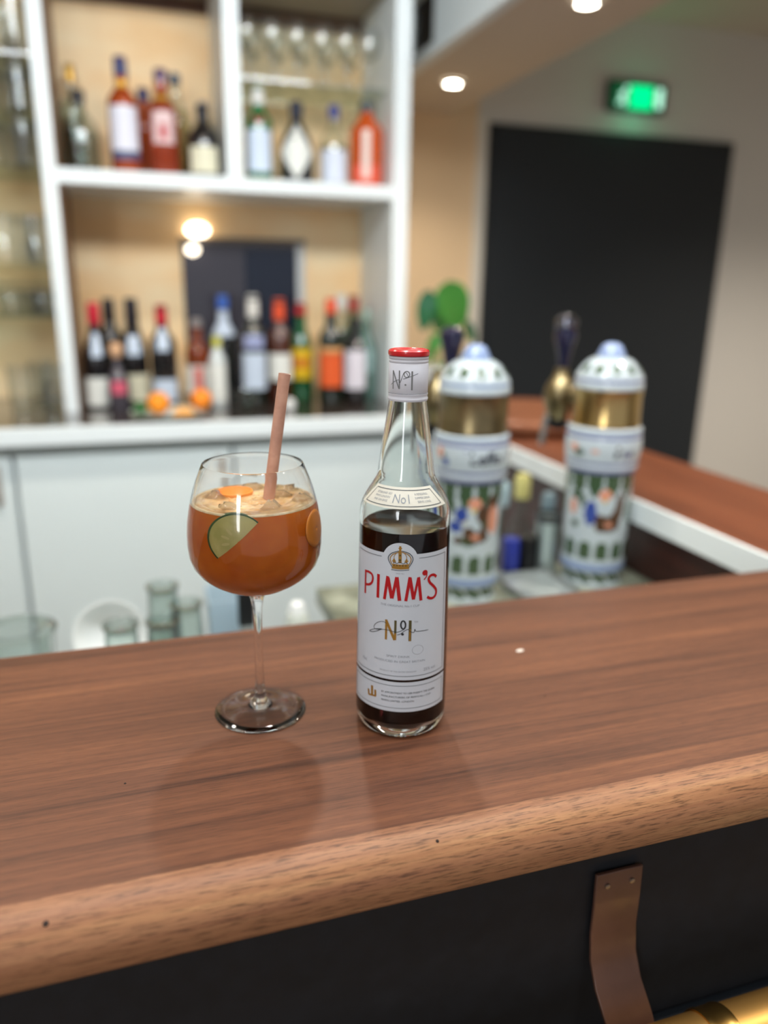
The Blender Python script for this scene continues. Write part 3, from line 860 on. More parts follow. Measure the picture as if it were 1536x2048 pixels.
def tower(loc, sc, variant, label):
    x, y, z0 = loc
    az = atan2(-y, -x)
    t = thing('beer_tower', label, 'beer tower', loc)
    if variant == 0:
        blobs = [(11, .176, .0085, .0075, 4), (9, .165, .003, .004, 6), (-12, .156, .008, .010, 5), (-8, .148, .004, .0045, 6), (-22, .135, .009, .008, 5), (14, .119, .006, .004, 4), (16, .118, .017, .008, 3), (2, .112, .010, .008, 2), (48, .146, .008, .020, 4), (44, .158, .010, .026, 3), (-30, .170, .005, .012, 2), (24, .158, .007, .012, 3), (2, .128, .008, .006, 3), (28, .124, .006, .012, 3), (-16, .112, .006, .005, 3), (31, .142, .006, .006, 2), (-50, .15, .008, .02, 2), (80, .13, .01, .02, 2), (100, .15, .012, .012, 4)]
    else:
        blobs = [(13, .172, .0085, .0080, 4), (13, .163, .003, .004, 6), (-10, .138, .008, .018, 5), (-5, .142, .004, .0045, 6), (23, .119, .005, .004, 4), (22, .120, .017, .012, 3), (-38, .168, .008, .006, 2), (-26, .160, .004, .010, 2), (-44, .146, .006, .012, 4), (-38, .115, .006, .005, 2), (6, .128, .008, .007, 3), (10, .112, .008, .005, 3), (34, .132, .006, .012, 3), (42, .150, .007, .020, 3), (70, .14, .01, .02, 2), (-75, .15, .008, .02, 2)]
    def paint(a, z):
        d = degrees(a - az); d = (d + 180) % 360 - 180
        s = d
        if z < .008: return 0
        if z < .030:
            per = 30.0; q = ((s + (z - .019) * 900) % per) / per - .5
            return 2 if abs(q) < .42 * sqrt(max(0, 1 - ((z - .018) / .0098) ** 2)) else 0
        if z < .046: return 1
        if z < .052: return 0
        if z < .086:
            per = 30.0; q = (s % per) / per
            top = .086 - .05 * max(0, abs(q - .5) - .2)
            return 2 if .10 < q < .84 and z < top and z > .053 else 0
        if z < .205:
            for bd, bz, ru, rz, c in blobs:
                if ((d - bd) * .00096 / ru / 1.3) ** 2 + ((z - bz) / rz / 1.25) ** 2 < 1: return c
            if z > .168:
                per = 30.0; q = abs(((s + 6) % per) / per - .5) * 2     # 0 at figure centre
                if z > .204: return 3
                w = .10 if z > .199 else (.26 if z > .192 else (.12 if z > .187 else .16 + (.187 - z) * 30))
                return 0 if q < w else 2
            return 0
        if z < .214: return 2 if z < .208 else 8
        if z < .2225: return 0
        if z < .2270: return 8
        if z < .268:
            if variant == 1:
                for bd, bz, ru, rz, c in ((-46, .252, .008, .007, 4), (-36, .244, .009, .006, 2), (-10, .248, .006, .003, 4), (22, .243, .004, .006, 7), (24, .256, .003, .003, 3), (34, .244, .003, .008, 7), (41, .243, .003, .006, 8), (48, .244, .003, .007, 7)):
                    if ((d - bd) * .00108 / ru) ** 2 + ((z - bz) / rz) ** 2 < 1: return c
            else:
                for bd, bz, ru, rz, c in ((-52, .256, .007, .009, 4), (-40, .242, .006, .006, 5), (-44, .250, .003, .008, 2), (-8, .262, .002, .002, 8)):
                    if ((d - bd) * .00108 / ru) ** 2 + ((z - bz) / rz) ** 2 < 1: return c
            return 0
        if z < .272: return 8
        if z < .278: return 0
        return 1 if z < .280 else 0
    mb = MB(); pr = [(r * sc, z) for r, z in dense(TP)]
    mb.lathe([(0, 0)] + pr + [(0, .2856)], 168, paint=lambda a, z: paint(a, z))
    if variant == 0:
        def tm(u, v):
            r = interp(TP, v * .001) * sc + .0004; a = az + u * .001 / .0626
            return (r * cos(a), r * sin(a), v * .001)
        text(mb, "Leffe", 25.5, 241.0, 29.0, tm, 7, sx=.98, bold=.5)
        text(mb, "Leffe", 25.9, 241.0, 29.0, tm, 7, sx=.98, bold=.5)
    mb.build('porcelain_column', CER, t, fix=False, angle=50, label='white porcelain column painted with green border and bird-and-flower scene')
    mb = MB(); b = .0560 * (sc * .5 + .5)
    mb.lathe([(b - .003, .283), (b + .0010, .2855), (b + .0016, .289), (b + .0002, .2925), (b, .340), (b + .0014, .3475), (b - .002, .350), (b - .003, .350)], 72)
    mb.build('brass_band', M['old_brass'] if variant == 0 else P('bright_brass', (196, 168, 112), .24, 1.0), t)
    lid = [(.050, .347), (.0578, .3490), (.0586, .354), (.0576, .359), (.0570, .3615), (.0574, .366), (.0560, .3705), (.0520, .379), (.0450, .3880), (.0360, .3955), (.0280, .4000), (.0200, .4020), (0, .4024)]
    def lpaint(a, z):
        d = degrees(a - az); d = (d + 180) % 360 - 180
        if z < .351: return 0
        if .3605 < z < .3655: return 1 if variant == 0 else 8
        if .3735 < z < .3930:
            q = ((d + 4) % 32) / 32 - .5
            return 2 if (abs(q) / .26) ** 2 + ((z - .383) / .008) ** 2 < 1 else 0
        return 0
    mb = MB(); mb.lathe(dense(lid, .002), 144, paint=lpaint)
    lo = mb.build('porcelain_lid', CER, t, fix=False, angle=60, label='domed white lid painted with green sprigs')
    MB().lathe([(.0240, .4005), (.0235, .4060), (.0205, .4100), (.0185, .4150), (.0150, .4205), (.0090, .4235), (0, .4250)], 48).build('lid_knob', CER[1], lo, label='pale blue knob')
    # tap on the bartender side
    dx, dy = (-.012, .125) if variant == 0 else (-.022, .120)
    MB().tube([(0, .045, .318), (dx * .6, dy * .8, .322), (dx, dy, .330)], [.014, .016, .014], 20).build('tap_shank', M['old_brass'], t)
    mb = MB()
    mb.lathe([(0, .272), (.016, .274), (.022, .286), (.027, .300), (.031, .318), (.028, .334), (.020, .348), (.014, .358), (.012, .370), (0, .372)], 28, cx=dx, cy=dy)
    tb = mb.build('tap_body', M['old_brass'], t, label='aged brass tap body')
    MB().tube([(dx - .010, dy + .004, .292), (dx - .020, dy + .008, .276), (dx - .026, dy + .010, .226)], [.0075, .007, .0065], 16).build('spout', M['steel'], tb)
    MB().lathe([(0, .258), (.014, .258), (.018, .262), (.018, .276), (0, .278)], 20, cx=dx, cy=dy).build('black_seal', M['black'], tb)
    navy = P('navy_glazed_handle', (18, 17, 48), .15, coat=.6)
    mb = MB(); hx = dx + (.022 if variant == 0 else .002)
    h0, h1 = (.362, .444) if variant == 0 else (.366, .444)
    mb.lathe([(0, h0), (.008, h0), (.010, h0 + .01), (.015, h0 + .04), (.0210, h1 - .02), (.0200, h1 - .008), (.010, h1), (0, h1 + .002)], 28, cx=hx, cy=dy)
    mb.build('tap_handle', navy, t)
    if variant == 1:
        ch = P('chrome_grip', (120, 120, 130), .2, 1.0)
        MB().lathe([(0, .442), (.014, .436), (.021, .446), (.020, .458), (.010, .466), (0, .467)], 24, cx=hx, cy=dy).build('handle_cap', ch, t, label='grey metal cap of the tap handle')
    return t
tower((.520, 1.145, .950), 1.0, 0, 'left painted porcelain beer tower with dull brass band, directly behind the bottle')
tower((.773, 1.150, .9505), 1.04, 1, 'right painted porcelain beer tower with bright brass band, beside the side counter')

# ---------------------------------------------------------------- worktop behind the bar
def worktop():
    t = thing('stone_worktop', 'speckled grey-green stone worktop carrying the beer towers behind the bar', 'worktop', (0, 0, 0))
    MB().box(.277, .78, .920, .872, 1.236, .950).build('stone_slab', M['stone'], t, smooth=False, bevel=.002)
    MB().box(.285, .80, 0, .872, 1.20, .920).build('base_cabinet', M['white'], t, smooth=False)
    t = thing('steel_drainer', 'low steel draining board behind the bar holding the upturned glasses', 'draining board', (0, 0, 0))
    MB().box(-.62, .79, .850, .265, 1.25, .866).build('drainer_top', M['steel_soft'], t, smooth=False, bevel=.002)
    MB().box(-.60, .80, 0, .255, 1.20, .850).build('drainer_cabinet', M['white'], t, smooth=False)
    t = thing('drip_tray', 'shallow steel drip tray between the two beer towers', 'tray', (.650, 1.10, .950))
    MB().box(-.055, -.055, 0, .055, .09, .006).build('tray_base', M['steel_soft'], t, smooth=False, bevel=.002)
    rim = MB()
    for a in ((-.055, -.055, .006, .055, -.051, .012), (-.055, .086, .006, .055, .09, .012), (-.055, -.051, .006, -.051, .086, .012), (.051, -.051, .006, .055, .086, .012)): rim.box(*a)
    rim.build('tray_rim', M['steel'], t, smooth=False)
worktop()

def aisle_items():
    # bottles and cup in the speed rail under the side counter
    t = thing('speed_rail', 'steel rack under the side counter holding small bottles between the towers', 'rack', (.78, 1.36, .78))
    mb = MB(); mb.box(-.16, -.085, 0, .09, .085, .006); mb.box(-.16, -.085, .006, .09, -.080, .085); mb.box(-.16, .080, .006, .09, .085, .085); mb.box(-.16, -.080, .006, -.155, .080, .085)
    mb.build('rack_trough', M['steel'], t, smooth=False)
    leg = MB(); leg.box(-.15, -.08, -.78, -.13, .08, 0); leg.box(.06, -.08, -.78, .08, .08, 0)
    leg.build('rack_stand', M['steel_soft'], t, smooth=False)
    for x, y, r, h, mat, capm, lab in ((.690, 1.360, .024, .30, M['thin_bottle'], P('frosted_cap', (170, 196, 204), .4), 'clear bottle with pale blue top in the steel rack, leftmost between the towers'),
                                       (.742, 1.372, .026, .31, M['thin_bottle'], P('cream_pourer', (206, 200, 128), .4), 'clear bottle with a cream-yellow pourer in the steel rack between the towers'),
                                       (.798, 1.36, .024, .27, P('grey_blue_bottle', (92, 112, 124), .15, trans=.3), P('grey_blue_cap', (120, 142, 152), .3), 'grey-blue bottle in the steel rack, nearest the right beer tower')):
        b = thing('bar_bottle', lab, 'bottle', (x, y, .786), group='bottles in the steel rack')
        MB().lathe([(0, 0), (r, 0), (r, h * .55), (r * .8, h * .64), (r * .42, h * .72), (r * .40, h * .86), (0, h * .86)], 24).build('glass_body', mat, b)
        MB().lathe([(0, h * .84), (r * .6, h * .84), (r * .62, h * .97), (r * .45, h), (0, h)], 20).build('cap', capm, b)
    t = thing('blue_tin', 'small blue cylindrical tin on the stone worktop beside left tower', 'tin', (.640, 1.212, .950))
    MB().lathe([(0, 0), (.0155, 0), (.0160, .002), (.0160, .066), (.0150, .068), (0, .068)], 28).build('tin_body', P('blue_tin', (46, 58, 150), .35), t)
    t = thing('black_tin', 'small black cylindrical tin beside the blue tin on the stone worktop', 'tin', (.675, 1.210, .950))
    MB().lathe([(0, 0), (.0175, 0), (.0180, .002), (.0180, .066), (.0165, .069), (0, .069)], 28).build('tin_body', M['black'], t)
    t = thing('steel_cup', 'tall steel cup with dark rim on the worktop beside the right tower', 'cup', (.7150, 1.215, .950))
    MB().lathe([(0, 0), (.020, 0), (.0225, .100), (.0240, .103), (.0222, .103), (.0195, .004), (0, .004)], 32).build('cup_body', P('pale_steel', (186, 200, 198), .3, .5), t)
    MB().lathe([(.0228, .096), (.0245, .097), (.0248, .110), (.0228, .111)], 32).build('cup_rim', P('dark_grey_rim', (86, 88, 90), .3, .6), t, label='dark grey rim')
aisle_items()

# upturned tumblers etc. on the drainer
def tumbler_mesh(r, h):
    return MB().lathe([(0, h - .006), (r * .70, h - .006), (r * .80, h - .002), (r * .82, h), (r * .72, h + .001), (r * .80, h), (r * .9, h * .55), (r, .0), (r - .0015, 0), (r * .88, h * .5), (r * .78, h - .012), (0, h - .012)], 40)
def sink_things():
    g = thing('upturned_tumbler', 'upside-down clear tumbler standing tallest of the group left of the cocktail stem', 'glass', (.018, 1.190, .866), group='upturned tumblers on the drainer')
    tumbler_mesh(.028, .130).build('tumbler_glass', M['thin_bottle'], g)
    MB().lathe([(.017, .1285), (.023, .127), (.026, .131), (.026, .1345), (.019, .134), (.017, .1285)], 32).build('base_ring', M['thin_bottle'], g)
    for x, y, lab in ((-.045, 1.085, 'upside-down clear tumbler right in front of the white basin'), (.050, 1.140, 'upside-down clear tumbler nearest the pale blue plastic tub'),
                      (.014, 1.085, 'upside-down clear tumbler in the middle, before the tallest one')):
        o = copy_tree(g, (x, y, .866), radians(40), lab)
        o.scale = (1, 1, .90)
    t = thing('white_bowl', 'round white bowl tilted on its side behind the bar, left of the tumblers', 'bowl', (-.065, 1.195, .9225))
    o = MB().lathe([(0, 0), (.022, 0), (.040, .012), (.050, .030), (.0545, .038), (.0560, .041), (.0530, .041), (.0475, .031), (.036, .014), (.018, .004), (0, .004)], 56).build('bowl_shell', M['white_pl'], t)
    o.location = (0, .030, -.008); o.rotation_euler = (radians(74), 0, 0)
    t = thing('glass_dish', 'wide clear glass dish at the far left behind the bar', 'dish', (-.186, 1.110, .866))
    MB().lathe([(0, 0), (.036, 0), (.046, .04), (.052, .112), (.055, .118), (.052, .118), (.043, .04), (.034, .005), (0, .005)], 44).build('dish_glass', M['thin_bottle'], t)
    MB().lathe([(.030, .119), (.042, .123), (.049, .120), (.053, .1185)], 44).build('dish_lip', M['thin_bottle'], t)
    t = thing('plastic_tub', 'pale blue translucent plastic tub behind the cocktail stem', 'tub', (.118, 1.195, .866))
    tub = P('translucent_blue_plastic', (206, 224, 234), .3, trans=.5, ior=1.15)
    mb = MB()
    o0 = [(-.029, -.036), (.029, -.036), (.029, .036), (-.029, .036)]
    vs = [(x, y, 0) for x, y in o0] + [(x * 1.12, y * 1.1, .110) for x, y in o0] + [(x * 1.05, y * 1.04, .110) for x, y in o0] + [(x * .95, y * .95, .004) for x, y in o0]
    fs = [(3, 2, 1, 0)] + [(k, (k + 1) % 4, 4 + (k + 1) % 4, 4 + k) for k in range(4)] + [(4 + k, 4 + (k + 1) % 4, 8 + (k + 1) % 4, 8 + k) for k in range(4)] + [(8 + k, 8 + (k + 1) % 4, 12 + (k + 1) % 4, 12 + k) for k in range(4)] + [(12, 13, 14, 15)]
    mb.add(vs, fs); mb.build('tub_wall', tub, t, smooth=False, bevel=.004)
    t = thing('black_grater', 'black flat-handled tool standing up behind the cocktail stem', 'bar tool', (.140, 1.12, .866))
    mb = MB(); mb.box(-.011, -.005, 0, .011, .005, .10); mb.build('tool_blade', M['steel'], t, smooth=False, bevel=.001)
    mb = MB(); mb.box(-.013, -.008, .08, .013, .008, .158); mb.build('tool_handle', M['black'], t, smooth=False, bevel=.005)
    t = thing('squeeze_bottle', 'white capped plastic bottle between the cocktail and the tall bottle', 'bottle', (.228, 1.16, .866))
    MB().lathe([(0, 0), (.019, 0), (.020, .06), (.016, .075), (0, .075)], 28).build('bottle_body', P('milky_plastic', (214, 218, 208), .4), t)
    MB().lathe([(0, .072), (.0135, .072), (.0135, .086), (.010, .092), (0, .094)], 28).build('bottle_cap', M['white_pl'], t)
sink_things()

# ---------------------------------------------------------------- back counter and cabinets
def back_counter():
    t = thing('back_counter', 'dark glossy back counter with white front edge under the bottles', 'counter', (0, 0, 0))
    MB().box(-1.5, 2.125, 1.062, .985, 2.735, 1.1).build('counter_slab', M['counter_dark'], t, smooth=False)
    MB().box(-1.5, 2.100, 1.056, .985, 2.125, 1.1005).build('white_front_edge', M['white'], t, smooth=False, bevel=.002, label='white front edge')
    MB().box(-1.5, 2.135, 1.026, .985, 2.16, 1.062).build('shadow_rail', M['recess_shade'], t, smooth=False, label='recessed strip below the edge with its shade painted grey')  # grey colour paints the shade of the recess under the edge
    xs = [(-1.49, -.903, 'white back-bar cabinet at the far left behind the drainer'), (-.897, -.318, 'white back-bar cabinet at the left with its door gap near the photo edge'), (-.312, .243, 'white back-bar cabinet behind the cocktail glass'), (.249, .978, 'white back-bar cabinet behind the tall bottle')]
    for x0, x1, lab in xs:
        c = thing('base_cabinet', lab, 'cabinet', (x0, 2.14, 0), group='white cabinets under the back counter')
        w = x1 - x0
        MB().box(0, .02, 0, w, .58, 1.025).build('cabinet_body', M['white'], c, smooth=False)
        d = MB().box(.003, 0, .06, w - .003, .019, 1.022).build('door', M['white_door'], c, smooth=False, bevel=.0015)
        MB().box(w - .045, -.016, .90, w - .030, 0, 1.0).build('handle', P('handle_grey', (172, 160, 150), .35, .4), d, smooth=False, bevel=.002)
back_counter()

# ---------------------------------------------------------------- shelving unit
def shelving():
    t = thing('shelving_unit', 'white wall shelving unit with mirror back painted tan, standing on the back counter', 'shelving', (0, 0, 0))
    Y0, Y1 = 2.35, 2.735
    sp = MB().box(-.194, Y0, 1.1004, -.158, Y1, 2.62).build('side_panel', M['white'], t, smooth=False, bevel=.001)
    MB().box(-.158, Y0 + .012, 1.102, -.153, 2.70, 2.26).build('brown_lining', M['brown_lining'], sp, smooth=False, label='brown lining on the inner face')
    MB().box(.772, Y0, 1.1004, .820, Y1, 2.62).build('side_panel', M['white'], t, smooth=False, bevel=.001)
    MB().box(-1.5, Y0, 1.1004, -1.464, Y1, 2.62).build('side_panel', M['white'], t, smooth=False, bevel=.001)
    MB().box(-.158, Y0, 1.708, .772, Y1, 1.745).build('middle_shelf', M['white'], t, smooth=False, bevel=.001)
    MB().box(.287, Y0, 1.745, .330, Y1, 2.27).build('divider', M['white'], t, smooth=False, bevel=.001)
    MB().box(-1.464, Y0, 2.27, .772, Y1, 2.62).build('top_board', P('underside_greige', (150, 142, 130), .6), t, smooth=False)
    bp = MB().box(-1.464, 2.700, 1.1004, .772, Y1, 2.27).build('back_panel', M['tan'], t, smooth=False, label='mirror back panel painted tan as the reflected room')
    MB().box(-.158, 2.690, 2.235, .287, 2.700, 2.27).build('brown_header', P('brown_header', (96, 66, 48), .5), t, smooth=False)
    MB().box(.332, 2.690, 2.225, .772, 2.700, 2.27).build('brown_header', P('brown_header_2', (110, 84, 62), .5), t, smooth=False)
    # dark door reflection, painted as flat panes on the mirror back
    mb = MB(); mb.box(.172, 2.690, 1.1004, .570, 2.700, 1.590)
    pn = mb.build('reflected_door', P('charcoal_reflection', (66, 64, 72), .12, coat=.5), t, smooth=False, label='reflected dark door painted on the mirror back')
    MB().box(.372, 2.684, 1.1004, .545, 2.690, 1.572).build('navy_reflection', P('navy_reflection', (20, 30, 48), .12, coat=.5), pn, smooth=False)
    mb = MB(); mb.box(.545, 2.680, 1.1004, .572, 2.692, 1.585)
    mb.build('reflected_jamb', P('pale_jamb_reflection', (206, 208, 206), .5), pn, smooth=False)
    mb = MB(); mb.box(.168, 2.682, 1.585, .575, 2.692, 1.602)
    mb.build('reflected_head', P('reflected_head', (110, 100, 92), .5), pn, smooth=False)
    # glass shelves
    gs = thin_glass('shelf_glass', (246, 250, 248), (206, 222, 214))
    MB().box(.331, 2.42, 2.010, .771, 2.699, 2.018).build('glass_shelf', gs, t, smooth=False, label='glass shelf in the upper right compartment')
    for z in (1.368, 1.452, 1.505, 1.749, 1.885, 2.02):
        MB().box(-1.463, 2.40, z - .008, -.195, 2.699, z).build('glass_shelf', gs, t, smooth=False, label='glass shelf in the left bay')
shelving()

def lamp_reflection(x, z, r, rz, label, s):  # glowing ovals stand in for lamps reflected in the mirror back
    t = thing('reflected_lamp', label, 'lamp reflection', (x, 2.688, z))
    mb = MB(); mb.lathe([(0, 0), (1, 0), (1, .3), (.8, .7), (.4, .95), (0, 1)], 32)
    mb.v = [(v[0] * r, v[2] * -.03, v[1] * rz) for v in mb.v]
    mb.build('reflection_glow', emit('warm_reflection', (255, 240, 214), s), t)
    MB().box(-.012, -.004, -.012, .012, .004, .012).build('glow_mount', M['steel'], t, smooth=False)
lamp_reflection(.224, 1.622, .035, .021, 'larger glowing oval standing for a lamp reflection above the reflected door', 9)
lamp_reflection(.206, 1.562, .020, .016, 'smaller glowing lamp reflection at the top left corner of reflected door', 6)

# ---------------------------------------------------------------- bottles
PROF = dict(
    bordeaux=[(.95, 0), (1, .01), (1, .60), (.95, .65), (.72, .70), (.48, .745), (.42, .79), (.41, .95), (.44, .955), (.44, .985)],
    burgundy=[(.95, 0), (1, .01), (1, .46), (.93, .54), (.72, .63), (.50, .72), (.43, .79), (.41, .95), (.44, .955), (.44, .985)],
    whisky=[(.95, 0), (1, .01), (1, .58), (.96, .64), (.78, .69), (.50, .73), (.43, .77), (.42, .93), (.44, .985)],
    squat=[(.95, 0), (1, .02), (1, .48), (.92, .58), (.66, .67), (.40, .73), (.34, .80), (.34, .985)],
    round=[(.86, 0), (.97, .03), (1, .20), (.98, .38), (.84, .55), (.55, .68), (.34, .75), (.30, .82), (.32, .985)],
    slim=[(.95, 0), (1, .01), (1, .66), (.80, .74), (.50, .80), (.42, .84), (.42, .985)],
)
def cyl_sheet(mb, prof, x_, y_, z0, z1, half, off, shape=None, mi=0, az=None, nu=20, nv=8):
    vs = []; fs = []
    for i in range(nu + 1):
        w = -1 + 2 * i / nu
        a = az + radians(half) * w
        zb, zt = z0, z1
        if shape == 'diamond':
            h = (z1 - z0) / 2; c = z0 + h * .95; k = 1 - abs(w)
            zb, zt = c - h * k, c + h * k * 1.05
        for j in range(nv + 1):
            z = zb + (zt - zb) * j / nv
            r = interp(prof, z) + off
            vs.append((r * cos(a), r * sin(a), z))
    for i in range(nu):
        for j in range(nv):
            q = i * (nv + 1) + j
            fs.append((q, q + nv + 1, q + nv + 2, q + 1))
    mb.add(vs, fs, mi)

def bottle(label, x, y, z, H, R, prof, glassm, capm, cap0, labels=(), fill=None, group=None, cap_r=None, fill_z=.66, name='bottle'):
    t = thing(name, label, 'bottle', (x, y, z), group=group)
    R *= 1.08
    pr = [(r * R, h * H) for r, h in PROF[prof]]
    body = [(0, 0)] + pr + [(0, pr[-1][1])]
    MB().lathe(body, 36).build('glass_body', glassm, t, angle=50)
    if fill:
        fp = [(0, .004)] + [(r - .0015, max(h, .004)) for r, h in pr if h < fill_z * H - .003]
        fp += [(interp(pr, fill_z * H) - .0015, fill_z * H), (0, fill_z * H)]
        MB().lathe(fp, 32).build('liquid', fill, t, angle=50)
    cr = cap_r or interp(pr, cap0 * H) + .0012
    MB().lathe([(0, cap0 * H), (cr, cap0 * H), (cr * 1.02, cap0 * H + .002), (max(cr * .96, R * .40), H - .003), (max(cr * .9, R * .36), H), (0, H)], 28).build('cap', capm, t)
    az = atan2(-y, -x)
    for z0, z1, half, mt, shape in labels:
        mb = MB(); cyl_sheet(mb, pr, 0, 0, z0 * H, z1 * H, half, .0007, shape, 0, az)
        mb.build('paper_label', mt, t, fix=False, angle=80)
    return t

def col(n, rgb, r=.45, **k): return P(n, rgb, r, **k)
dark = P('dark_bottle_glass', (20, 18, 20), .06, coat=.6)
dkgreen = P('dark_green_bottle_glass', (24, 34, 26), .06, coat=.6)
green = P('green_bottle_glass', (24, 96, 52), .06, coat=.6, trans=.25)
deepgreen = P('deep_green_bottle', (30, 106, 58), .06, coat=.6)
clear = M['thin_bottle']
amber = P('amber_liquid', (150, 66, 20), .04, trans=.5, coat=.3)
whisky = P('whisky_liquid', (196, 84, 28), .04, trans=.5, coat=.3)
redamb = P('red_amber_liquid', (178, 70, 36), .04, trans=.5, coat=.3)
orangeL = P('orange_liqueur', (226, 96, 30), .04, trans=.35, coat=.3)
water = thin_glass('clear_spirit', (226, 232, 230), (180, 190, 188))
white_l = col('white_bottle_label', (226, 228, 222)); cream_l = col('cream_bottle_label', (220, 216, 190)); pale_l = col('pale_blue_label', (196, 210, 228))
redcap = P('red_foil', (196, 34, 54), .3, .2); blackcap = P('black_foil', (30, 26, 32), .3); navycap = P('navy_foil', (44, 52, 104), .3)
orcap = P('orange_cap', (226, 84, 46), .35); whcap = P('white_cap', (222, 220, 214), .35); bluecap = P('blue_cap', (58, 104, 196), .3); greycap = P('grey_cap', (150, 146, 144), .3, .4)
yelcap = P('yellow_cap', (206, 204, 70), .4)
Z = 1.1006
GL = 'bottles on the back counter'
bottle('wine bottle with red capsule and big white label, leftmost in the back-counter row', -.101, 2.435, Z, .300, .037, 'burgundy', dark, redcap, .80, [(.03, .30, 72, white_l, None), (.50, .72, 22, pale_l, None)], group=GL)
bottle('dark wine bottle with black capsule, half behind the leftmost red-capped wine', -.062, 2.555, Z, .310, .036, 'bordeaux', dark, blackcap, .78, group=GL)
bottle('dark wine bottle with black capsule and cream label, behind the cork-stoppered bottle', .003, 2.475, Z, .313, .038, 'burgundy', dark, blackcap, .78, [(.05, .30, 72, cream_l, None), (.48, .66, 30, pale_l, None)], group=GL)
t = bottle('short dark bottle with a round pale cork stopper at left of counter', -.046, 2.365, Z, .165, .028, 'squat', P('grey_glazed', (70, 66, 74), .15, coat=.4), P('cork', (214, 168, 130), .7), .92, [(.30, .52, 40, P('pink_label', (206, 88, 112), .5), None)], group=GL)
MB().lathe([(0, .150), (.010, .152), (.017, .162), (.019, .172), (.017, .184), (.010, .192), (0, .194)], 24).build('round_stopper', P('cork_ball', (216, 172, 134), .7), t, label='round pale cork stopper')
bottle('dark wine bottle with bright red capsule and pale label, behind the left orange', .086, 2.425, Z, .296, .036, 'bordeaux', dark, redcap, .81, [(.06, .28, 62, pale_l, None), (.56, .78, 26, pale_l, None)], group=GL)
bottle('amber spirit bottle with red and white label, left of the small yellow-capped bottle', .188, 2.465, Z, .255, .034, 'whisky', amber, greycap, .90, [(.12, .46, 66, white_l, None), (.14, .44, 20, P('red_patch', (196, 70, 54), .5), None)], group=GL)
bottle('small slim white-labelled bottle with a yellow cap behind the right orange', .239, 2.385, Z, .207, .023, 'slim', P('milk_glass_bottle', (206, 214, 214), .2, coat=.3), yelcap, .86, [(.08, .62, 70, white_l, None)], group=GL)
bottle('clear bottle with blue cap standing before the dark door reflection', .280, 2.555, Z, .322, .036, 'bordeaux', clear, bluecap, .88, [(.62, .86, 60, pale_l, None)], fill=water, group=GL)
bottle('dark bottle with tall white cap and pale blue label before the navy reflection', .356, 2.430, Z, .327, .036, 'bordeaux', dkgreen, whcap, .80, [(.14, .48, 64, pale_l, None), (.52, .64, 50, col('lilac_label', (150, 158, 196)), None)], group=GL)
bottle('brown bottle with orange cap and white label right behind the straw top', .441, 2.455, Z, .316, .036, 'bordeaux', P('brown_bottle', (74, 36, 22), .06, coat=.6), orcap, .80, [(.22, .48, 64, white_l, None)], group=GL)
bottle('green bottle with red cap and yellow label, right of the straw top', .519, 2.505, Z, .303, .037, 'burgundy', green, redcap, .88, [(.22, .54, 66, P('yellow_label', (222, 180, 22), .45), None), (.34, .44, 40, P('orange_patch', (206, 112, 36), .45), None)], group=GL)
bottle('dark aperitif bottle with orange cap and orange label, left of the white-labelled one', .595, 2.410, Z, .319, .036, 'whisky', dkgreen, orcap, .86, [(.16, .50, 64, P('orange_label', (222, 92, 40), .45), None), (.47, .54, 64, P('peach_band', (226, 170, 110), .45), None)], group=GL)
bottle('clear bottle with white cap behind the dark white-labelled bottle', .668, 2.565, Z, .330, .038, 'bordeaux', clear, whcap, .86, fill=water, group=GL)
bottle('green bottle with dark red cap at the back right of the counter', .730, 2.635, Z, .326, .036, 'bordeaux', M['thin_green'], P('dark_red_cap', (178, 44, 52), .3), .84, group=GL, fill=P('pale_green_fill', (120, 160, 136), .1, trans=.4))
bottle('dark bottle with tall white label, second from the right on the back counter', .676, 2.415, Z, .262, .034, 'whisky', dark, blackcap, .90, [(.16, .62, 62, P('lilac_white_label', (218, 214, 224), .45), None)], group=GL)
bottle('pale green glass bottle with pale label, rightmost on the back counter', .733, 2.490, Z, .285, .033, 'squat', P('pale_sea_glass', (112, 150, 138), .08, trans=.35, coat=.4), P('sea_cap', (150, 176, 164), .3), .88, [(.30, .56, 34, col('aqua_label', (172, 204, 204)), None)], group=GL)

Z2 = 1.7456
GU = 'spirit bottles on the middle shelf, left compartment'
bottle('tall clear bottle with gold cap at the left wall of the upper compartment', -.116, 2.60, Z2, .300, .030, 'bordeaux', clear, P('gold_cap', (196, 152, 70), .3, .7), .84, fill=water, group=GU)
bottle('clear squat decanter-like bottle with black cap, front left of upper compartment', -.094, 2.45, Z2, .205, .043, 'squat', clear, blackcap, .84, fill=water, group=GU, fill_z=.5)
bottle('whisky bottle with navy cap and long white label on the middle shelf', .021, 2.45, Z2, .295, .037, 'whisky', whisky, navycap, .84, [(.20, .58, 62, P('white_whisky_label', (224, 224, 236), .4), None), (.12, .20, 62, P('navy_band', (70, 78, 112), .4), None), (.74, .80, 60, P('gold_neck', (206, 158, 66), .3, metal=.5), None)], group=GU)
bottle('amber whisky bottle hidden behind the white-labelled whisky bottle', .080, 2.58, Z2, .250, .037, 'whisky', whisky, navycap, .86, group=GU)
bottle('red-brown whisky bottle with plum cap and pink-white label', .125, 2.45, Z2, .274, .039, 'whisky', redamb, P('plum_cap', (84, 66, 104), .3), .90, [(.30, .60, 40, P('pinkish_label', (226, 196, 196), .4), None), (.34, .48, 14, P('red_mark', (186, 60, 60), .4), None), (.70, .76, 60, P('gold_neck2', (206, 158, 66), .3, metal=.5), None)], group=GU)
